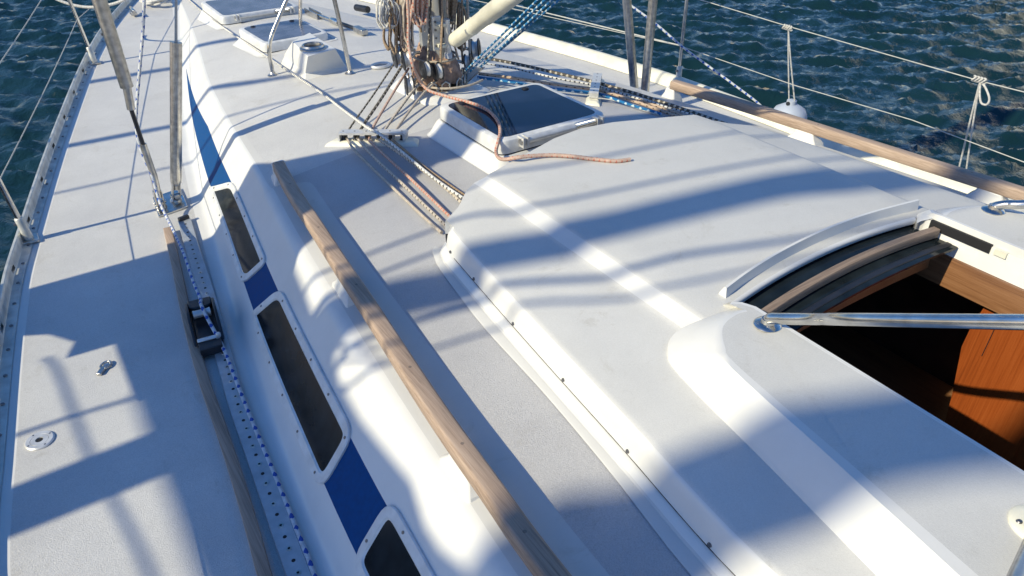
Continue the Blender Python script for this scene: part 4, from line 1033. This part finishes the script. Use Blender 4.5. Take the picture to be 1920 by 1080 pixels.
# vang bail and blue tackle
vb_ = Vector(atx(880, 138, mx+.15)); root = empty('tackle_bracket', vb_); tag(root, 'triangular steel bracket at the foot of the blue tackle', 'bracket')
A_ = Vector(atx(866, 128, mx+.11)); B_ = Vector(atx(908, 126, mx+.20)); C_ = Vector(atx(872, 158, mx+.13))
rn_ = (B_-A_).cross(C_-A_).normalized()*.002
MB().loops([[A_+rn_, B_+rn_, C_+rn_], [A_-rn_, B_-rn_, C_-rn_]], 'steel', cap0=True).build('plate', root, 20)
MB().tube([A_, B_, C_, A_], .005, 'steeld', 8).build('rim', root, 50)
MB().cyl(C_-Vector((.0, 0, .02)), C_+Vector((0, 0, .01)), .012, 'steeld', 10).build('pin', root, 50)
G5 = 'blue tackle lines rising from the mast foot'
for i, (p, q_, dx) in enumerate([((872, 133), (1020, -12), .10), ((880, 135), (1034, -12), .12), ((900, 126), (1048, -12), .13), ((908, 120), (1062, -12), .15)]):
    P = [Vector(atx(*p, mx+dx)), Vector(atx((p[0]+q_[0])/2, (p[1]+q_[1])/2, mx+dx*.6)), Vector(atx(*q_, mx+dx*.3))]; P.append(P[-1]+(P[-1]-P[-2])*1.2)
    rope(P, .0052, 'r_blue', ['leftmost', 'second from left', 'third from left', 'rightmost'][i]+' line of the blue and white tackle', G5, name='tackle_line')
p = Vector(atx(918, 108, mx+.15)); o = MB().tube([p, Vector(atx(930, 97, mx+.14))], .012, 'alu', 12).build('swivel', None, 50); tag(o, 'small silver swivel between the blue tackle lines', 'swivel')
# ring eye on roof left of mast
c = Vector(onroof(714, 124, .008)); o = MB().tube([c+Vector((.055*math.cos(t), .04*math.sin(t), .004)) for t in np.linspace(0, 2*math.pi, 30)], .010, 'alu', 10).build('deck_ring', yacht, 60)
# rigging screw lying on the foredeck
A_ = Vector(onroof(578, 22, .03)); B_ = Vector(onroof(684, 60, .03)); d = (B_-A_).normalized(); L = (B_-A_).length; s_ = Vector((-d.y, d.x, 0))
root = empty('rigging_screw', A_-Vector((0, 0, .03))); tag(root, 'steel rigging screw lying on the coachroof behind the steel hoop', 'rigging screw')
MB().tube([A_+d*L*.2, A_+d*L*.45], .012, 'steel', 12).build('shaft', root, 50)
MB().tube([A_+d*L*.43, A_+d*L*.45, A_+d*L*.55, A_+d*L*.57], [.018, .024, .024, .018], 'steel', 16).build('barrel', root, 50)
mb = MB(); mb.tube([A_+d*L*.56, A_+d*L*.86], .014, 'dark', 12); mb.build('threaded_shaft', root, 50)
for s2 in (-1, 1):
    MB().box(A_+d*L*.10+s_*.02*s2, (.008, L*.24, .05), 'steel', Matrix.Rotation(math.atan2(-d.x, d.y), 3, 'Z')).build('fork', root, 30, bevel=.003)
MB().box(A_+d*L*.93, (.05, L*.14, .04), 'steeld', Matrix.Rotation(math.atan2(-d.x, d.y), 3, 'Z')).build('end_fork', root, 30, bevel=.006)
# foredeck coil
rn = random.Random(9); c = Vector(ondeck(292, 2, .03)); P = []
for i in range(7):
    for t in np.linspace(0, 2*math.pi, 9)[:-1]: P.append(c+Vector(((.11+rn.uniform(-.03, .03))*math.cos(t), (.16+rn.uniform(-.04, .04))*math.sin(t), rn.uniform(-.01, .03)+i*.006)))
rope(P, .009, 'r_white', 'pale coil of rope lying on the foredeck at the top left', name='rope_coil', k=4, n=8, cat='coiled rope')
# slack line hanging off the port bow
rope([Vector(aty(x, y, yy)) for x, y, yy in [(60, -30, 7.0), (105, -2, 6.9), (150, 12, 6.8), (190, 12, 6.7), (232, 0, 6.6), (262, -25, 6.5)]], .011, 'r_white', 'slack white line hanging in a curve outside the port bow rail', name='mooring_line')

# ------------------------------------------------------------------ fenders on the starboard side
def fender(px, py, x, r, knot, label, group):
    c = Vector(atx(px, py, x)); root = empty('fender', c-Vector((0, 0, .62))); tag(root, label, 'fender', group)
    prof = [(.02, -.64), (.05, -.63), (r*.75, -.60), (r, -.54), (r, -.10), (r*.97, -.06), (r*.8, -.02), (r*.45, .004), (.032, .012), (.030, .035), (.014, .04)]
    MB().lathe(c, (0, 0, 1), prof, 'fender', 28).build('body', root, 60)
    MB().lathe(c+Vector((0, 0, .02)), (1, 0, 0), [(.012, -.04), (.012, .04)], 'dark', 10).build('eye', root)
    K = Vector(knot); t_ = c+Vector((0, 0, .03))
    o = rope([K+Vector((0, .0, .01)), K.lerp(t_, .3)+Vector((0, .008, 0)), K.lerp(t_, .65)+Vector((0, .015, 0)), t_+Vector((0, .022, 0))], .0045, 'r_white', 'cord holding up the '+label.split(' hanging')[0], name='fender_rope')
    o2 = rope([t_+Vector((0, -.022, 0)), K.lerp(t_, .65)+Vector((0, -.012, 0)), K.lerp(t_, .3)+Vector((0, -.004, 0)), K], .0045, 'r_white', 'second cord of the '+label.split(' hanging')[0], name='fender_rope')
    P = []
    rn = random.Random(int(px))
    for i in range(4):
        for t in np.linspace(0, 2*math.pi, 7)[:-1]: P.append(K+Vector((.010*math.cos(t), .016*i-.02+.008*math.sin(t*2), .012*math.sin(t))))
    rope(P, .0042, 'r_white', 'knot of white cord on the lifeline above the '+label.split(' hanging')[0], name='cord_knot', k=4, n=8, cat='knot')
    return K
k1_ = atx(1478, 52, 2.02); fender(1483, 198, 2.14, .115, k1_, 'pale fender hanging beyond the teak handrail', None)
k2_ = atx(1838, 150, 2.02); fender(1798, 345, 2.16, .11, k2_, 'low fender hanging by a looped cord at the right', None)
L = [Vector(atx(x, y, 2.02)) for x, y in [(1838, 152), (1848, 165), (1855, 185), (1850, 196), (1840, 193), (1837, 178), (1838, 154)]]
rope(L, .005, 'r_white', 'teardrop loop of white cord under the knot at the right', name='cord_loop', cat='cord')

# ------------------------------------------------------------------ water
rng = np.random.RandomState(4)
def axis(lo, hi, st, far): 
    a = list(np.arange(lo, hi, st)); q = hi; d = st
    while q < far: d *= 1.25; a.append(q); q += d
    q = lo; d = st; b = []
    while q > -far: d *= 1.25; q -= d; b.append(q)
    return np.array(b[::-1]+a)
X = axis(-9, 17, .06, 400); Y = axis(-1, 26, .06, 400)
XX, YY = np.meshgrid(X, Y); Z = np.zeros_like(XX)
for i in range(80):
    lam = .12*(.75/.12)**(rng.rand()**1.1); th = math.radians(55)+rng.randn()*.55; k = 2*math.pi/lam
    am = .0092*lam**.75*rng.uniform(.5, 1.2)
    ph = k*(XX*math.cos(th)+YY*math.sin(th))+rng.rand()*6.28; Z += am*(1-2*np.abs(np.sin(ph/2)))*.6+am*np.cos(ph)*.7
fade = np.clip(1-(np.maximum(np.abs(XX-4)-13, 0)+np.maximum(np.abs(YY-12)-13, 0))/10, 0, 1)
Z = -1.2+Z*fade
me = bpy.data.meshes.new('water'); nx, ny = len(X), len(Y)
V = np.stack([XX, YY, Z], -1).reshape(-1, 3); idx = np.arange(nx*ny).reshape(ny, nx)
F = np.stack([idx[:-1, :-1], idx[:-1, 1:], idx[1:, 1:], idx[1:, :-1]], -1).reshape(-1, 4)
me.vertices.add(len(V)); me.vertices.foreach_set('co', V.ravel()); me.loops.add(F.size); me.loops.foreach_set('vertex_index', F.ravel())
me.polygons.add(len(F)); me.polygons.foreach_set('loop_start', np.arange(0, F.size, 4)); me.polygons.foreach_set('loop_total', np.full(len(F), 4)); me.polygons.foreach_set('use_smooth', np.ones(len(F), bool)); me.update()
m, n, b = newmat('harbour water'); c = coords(n)
b.inputs['Base Color'].default_value = (.004, .022, .022, 1); b.inputs['Roughness'].default_value = .06; b.inputs['IOR'].default_value = 1.42
t = N(n, 'ShaderNodeTexNoise', i_Scale=.5, i_Detail=3.0); n.links.new(c, t.inputs['Vector'])
n.links.new(ramp(n, t.outputs['Fac'], [(.35, (.005, .020, .022)), (.65, (.007, .027, .033))]), b.inputs['Base Color'])
t1 = N(n, 'ShaderNodeTexNoise', i_Scale=9.0, i_Detail=5.0, i_Roughness=.6, i_Distortion=.8); n.links.new(c, t1.inputs['Vector'])
bump(n, t1.outputs['Fac'], b, .6, .03)
me.materials.append(m); wo_ = bpy.data.objects.new('water', me); COL.objects.link(wo_); wo_['kind'] = 'structure'
# ------------------------------------------------------------------ unseen panels and rods added to port, shaped to shadow the deck
TS = math.tan(SUN_EL)
nb = empty('shade_rig', (-6.2, -1, -1.2)); tag(nb, 'unseen panels and rods added to port to shade the deck, on a plain hull', 'sailing yacht')
def board(name, poly, x, th=.03, mat='canvas', bev=0):  # flat panel outlined so its shadow takes a chosen shape
    mb = MB(); A = [(x-th/2, y, v-x*TS) for y, v in poly]; B_ = [(x+th/2, y, v-x*TS) for y, v in poly]
    mb.loops([A, B_], mat, cap0=True); return mb.build(name, nb, 0)
board('shade_panel_fore', [(3.3, -1.9), (3.3, -.45), (3.21, -.38), (3.1, -.17), (2.93, .13), (2.87, .21), (2.70, .60), (2.63, .83), (2.56, 1.1), (2.50, 1.6), (2.22, 1.6), (2.26, 1.0), (2.40, .6), (2.58, .26), (2.63, .1), (2.53, -.09), (2.49, -.32), (2.40, -.48), (2.33, -.60), (2.30, -1.33), (2.69, -1.33), (2.70, -1.45), (2.79, -1.42), (2.90, -1.475), (2.97, -1.57), (2.97, -1.9)], -3.5, .02)  # added out of view, cut to the forward shadow edge
board('shade_panel_low', [(2.36, -1.33), (2.36, -.58), (2.2, -.60), (2.03, -.63), (1.77, -.665), (1.7, -.69), (1.52, -.695), (1.39, -.68), (1.2, -.655), (1.08, -.70), (1.0, -.70), (.90, -.66), (-1.6, -.62), (-1.6, -1.33)], -6.5, .03)  # added out of view, lays the long shadow over side deck and cabin side
board('shade_panel_mid', [(2.06, -.68), (2.02, -.5), (1.96, -.35), (1.89, -.22), (1.81, -.06), (1.68, .16), (1.60, .35), (1.55, .56), (1.49, .83), (1.42, 1.03), (1.28, 1.5), (1.08, 1.5), (1.23, .94), (1.33, .76), (1.41, .45), (1.50, .15), (1.63, -.07), (1.67, -.23), (1.74, -.36), (1.79, -.5), (1.80, -.68)], -8.0, .03)  # added out of view, casts the slanted bar over roof and hood
board('shade_panel_aft', [(.90, -.68), (.90, -.4), (.82, -.29), (.76, -.12), (.71, .06), (.67, .15), (.55, .34), (.50, .55), (.30, .55), (.20, .42), (.31, .29), (.39, .16), (.43, 0), (.48, -.13), (.52, -.24), (.50, -.68)], -9.5, .03)  # added out of view, casts the soft shadow beside the companionway
board('shade_panel_post', [(1.90, -1.34), (2.12, -1.34), (2.11, -1.95), (1.91, -1.95)], -5.0, .03)  # added out of view, casts the bar between two sunlit deck patches
def spar(name, pts, r, x, mat='mast'):  # unseen rod added where a narrow shadow line falls
    L = smoothpath([(x, y, v-x*TS) for y, v in pts], 6); MB().tube(L, r, mat, 10).build(name, nb, 60)
spar('shade_rod', [(2.75, -1.50), (2.62, -1.48), (2.1, -1.46), (1.9, -1.44), (1.5, -1.41), (.6, -1.38)], .009, -5)
spar('shade_rod', [(2.36, -1.9), (2.35, -1.5), (2.32, -1.3)], .011, -5)
spar('shade_spar', [(5.96, -2.6), (6.0, -1.3), (5.99, -.55), (5.85, -.25), (5.5, .2), (4.9, 1.2)], .042, -5.6)
spar('shade_spar', [(4.95, -2.6), (4.87, -1.4), (4.82, -.7), (4.72, -.40), (4.45, -.1), (3.9, .8)], .036, -5.6)
spar('shade_spar', [(4.3, -2.4), (4.22, -1.3), (4.2, -.8), (3.95, -.1), (3.6, .8)], .012, -5.6)
spar('halyard', [(2.06, -.7), (1.97, -.03), (1.80, .2), (1.68, .52), (1.5, 1.2)], .011, -5.2)  # these thin rods are added for faint line shadows on roof and hood
spar('halyard', [(2.2, -.7), (2.10, .14), (1.96, .47), (1.8, 1.2)], .011, -5.2)
spar('halyard', [(1.78, -.7), (1.64, -.21), (1.34, .17), (1.27, .35), (1.12, .64), (.9, 1.2)], .014, -5.2)
spar('halyard', [(1.70, -.7), (1.62, -.6), (1.45, -.12), (1.2, .2), (.95, .8)], .009, -5.2)
spar('halyard', [(1.86, -.68), (1.80, -.60), (1.66, -.50)], .010, -5.1)
spar('halyard', [(1.79, -.72), (1.74, -.62), (1.60, -.50)], .008, -5.1)
# plain hull, cabin and supports, added to carry the unseen shade panels
mb = MB(); mb.tube([(-6.5, 2.2, 3.62), (-6.5, -1.7, 3.62)], .055, 'mast', 14); mb.build('boom', nb, 60)  # added support behind the low shade panel
mb = MB(); mb.tube([(-6.5, -1.5, .3), (-6.5, -1.5, 3.6)], .05, 'mast', 14); mb.build('post', nb, 60)
mb = MB(); rows = []
for y in np.linspace(-8, 5.5, 24):
    t = (y+8)/13.5; hw = 1.45*math.sin(min(1, (1-t)*1.7)*math.pi/2)**.8+.02
    rows.append([(-6.4+a*hw*k, y, z) for a, k, z in [(-1, .8, -1.3), (-1, 1, -.4), (-1, 1.02, .2), (-1, .98, .22), (0, 1, .28), (1, .98, .22), (1, 1.02, .2), (1, 1, -.4), (1, .8, -1.3)]])
mb.grid(rows, 'gel').build('hull', nb, 45)
MB().loops([[Vector((x, y, .2)) for x, y in [(-7.2, -5), (-5.6, -5), (-5.6, 1.6), (-7.2, 1.6)]], [Vector((x, y, .55)) for x, y in [(-7.0, -4.8), (-5.8, -4.8), (-5.8, 1.2), (-7.0, 1.2)]]], 'gel').build('cabin', nb, 30, bevel=.05)

# pale building across the harbour, reflected in the water at the upper right
wd = at(1880, -120, -1.2); ang = math.atan2(wd[1], wd[0]+1.8); ux = Vector((math.cos(ang), math.sin(ang), 0)); uy = Vector((-ux.y, ux.x, 0))
hbn = empty('harbour_building', Vector((CP[0], CP[1], -1.2))+ux*24); tag(hbn, 'pale harbour building beyond the top of the view, mirrored in the water', 'building')
O = Vector((CP[0], CP[1], -1.2))+ux*24
V_ = lambda a, b, z: O+uy*(-a)+ux*b+Vector((0, 0, z))
M['wall'] = simple('pale stucco', (.80, .80, .76), .8, 0, .2, 3)
mb = MB(); mb.loops([[V_(a, b, -.2) for a, b in [(1.6, 0), (14, 0), (14, 6), (1.6, 6)]], [V_(a, b, 7.5) for a, b in [(1.6, 0), (14, 0), (14, 6), (1.6, 6)]]], 'wall'); mb.build('wall', hbn, 0)
mb = MB(); mb.loops([[V_(a, b, 7.5) for a, b in [(1.3, -.3), (14.3, -.3), (14.3, 6.3), (1.3, 6.3)]], [V_(a, b, 7.8) for a, b in [(1.3, -.3), (14.3, -.3), (14.3, 6.3), (1.3, 6.3)]]], 'white', cap0=True); mb.build('roof', hbn, 0)
for i in range(4):
    MB().loops([[V_(3+i*3.4, -.03, z) if j < 2 else V_(3.8+i*3.4, -.03, z) for j, z in enumerate((4.8, 6.0, 6.0, 4.8))], [V_(3+i*3.4, -.07, z) if j < 2 else V_(3.8+i*3.4, -.07, z) for j, z in enumerate((4.8, 6.0, 6.0, 4.8))]], 'glass').build('window', hbn, 0)
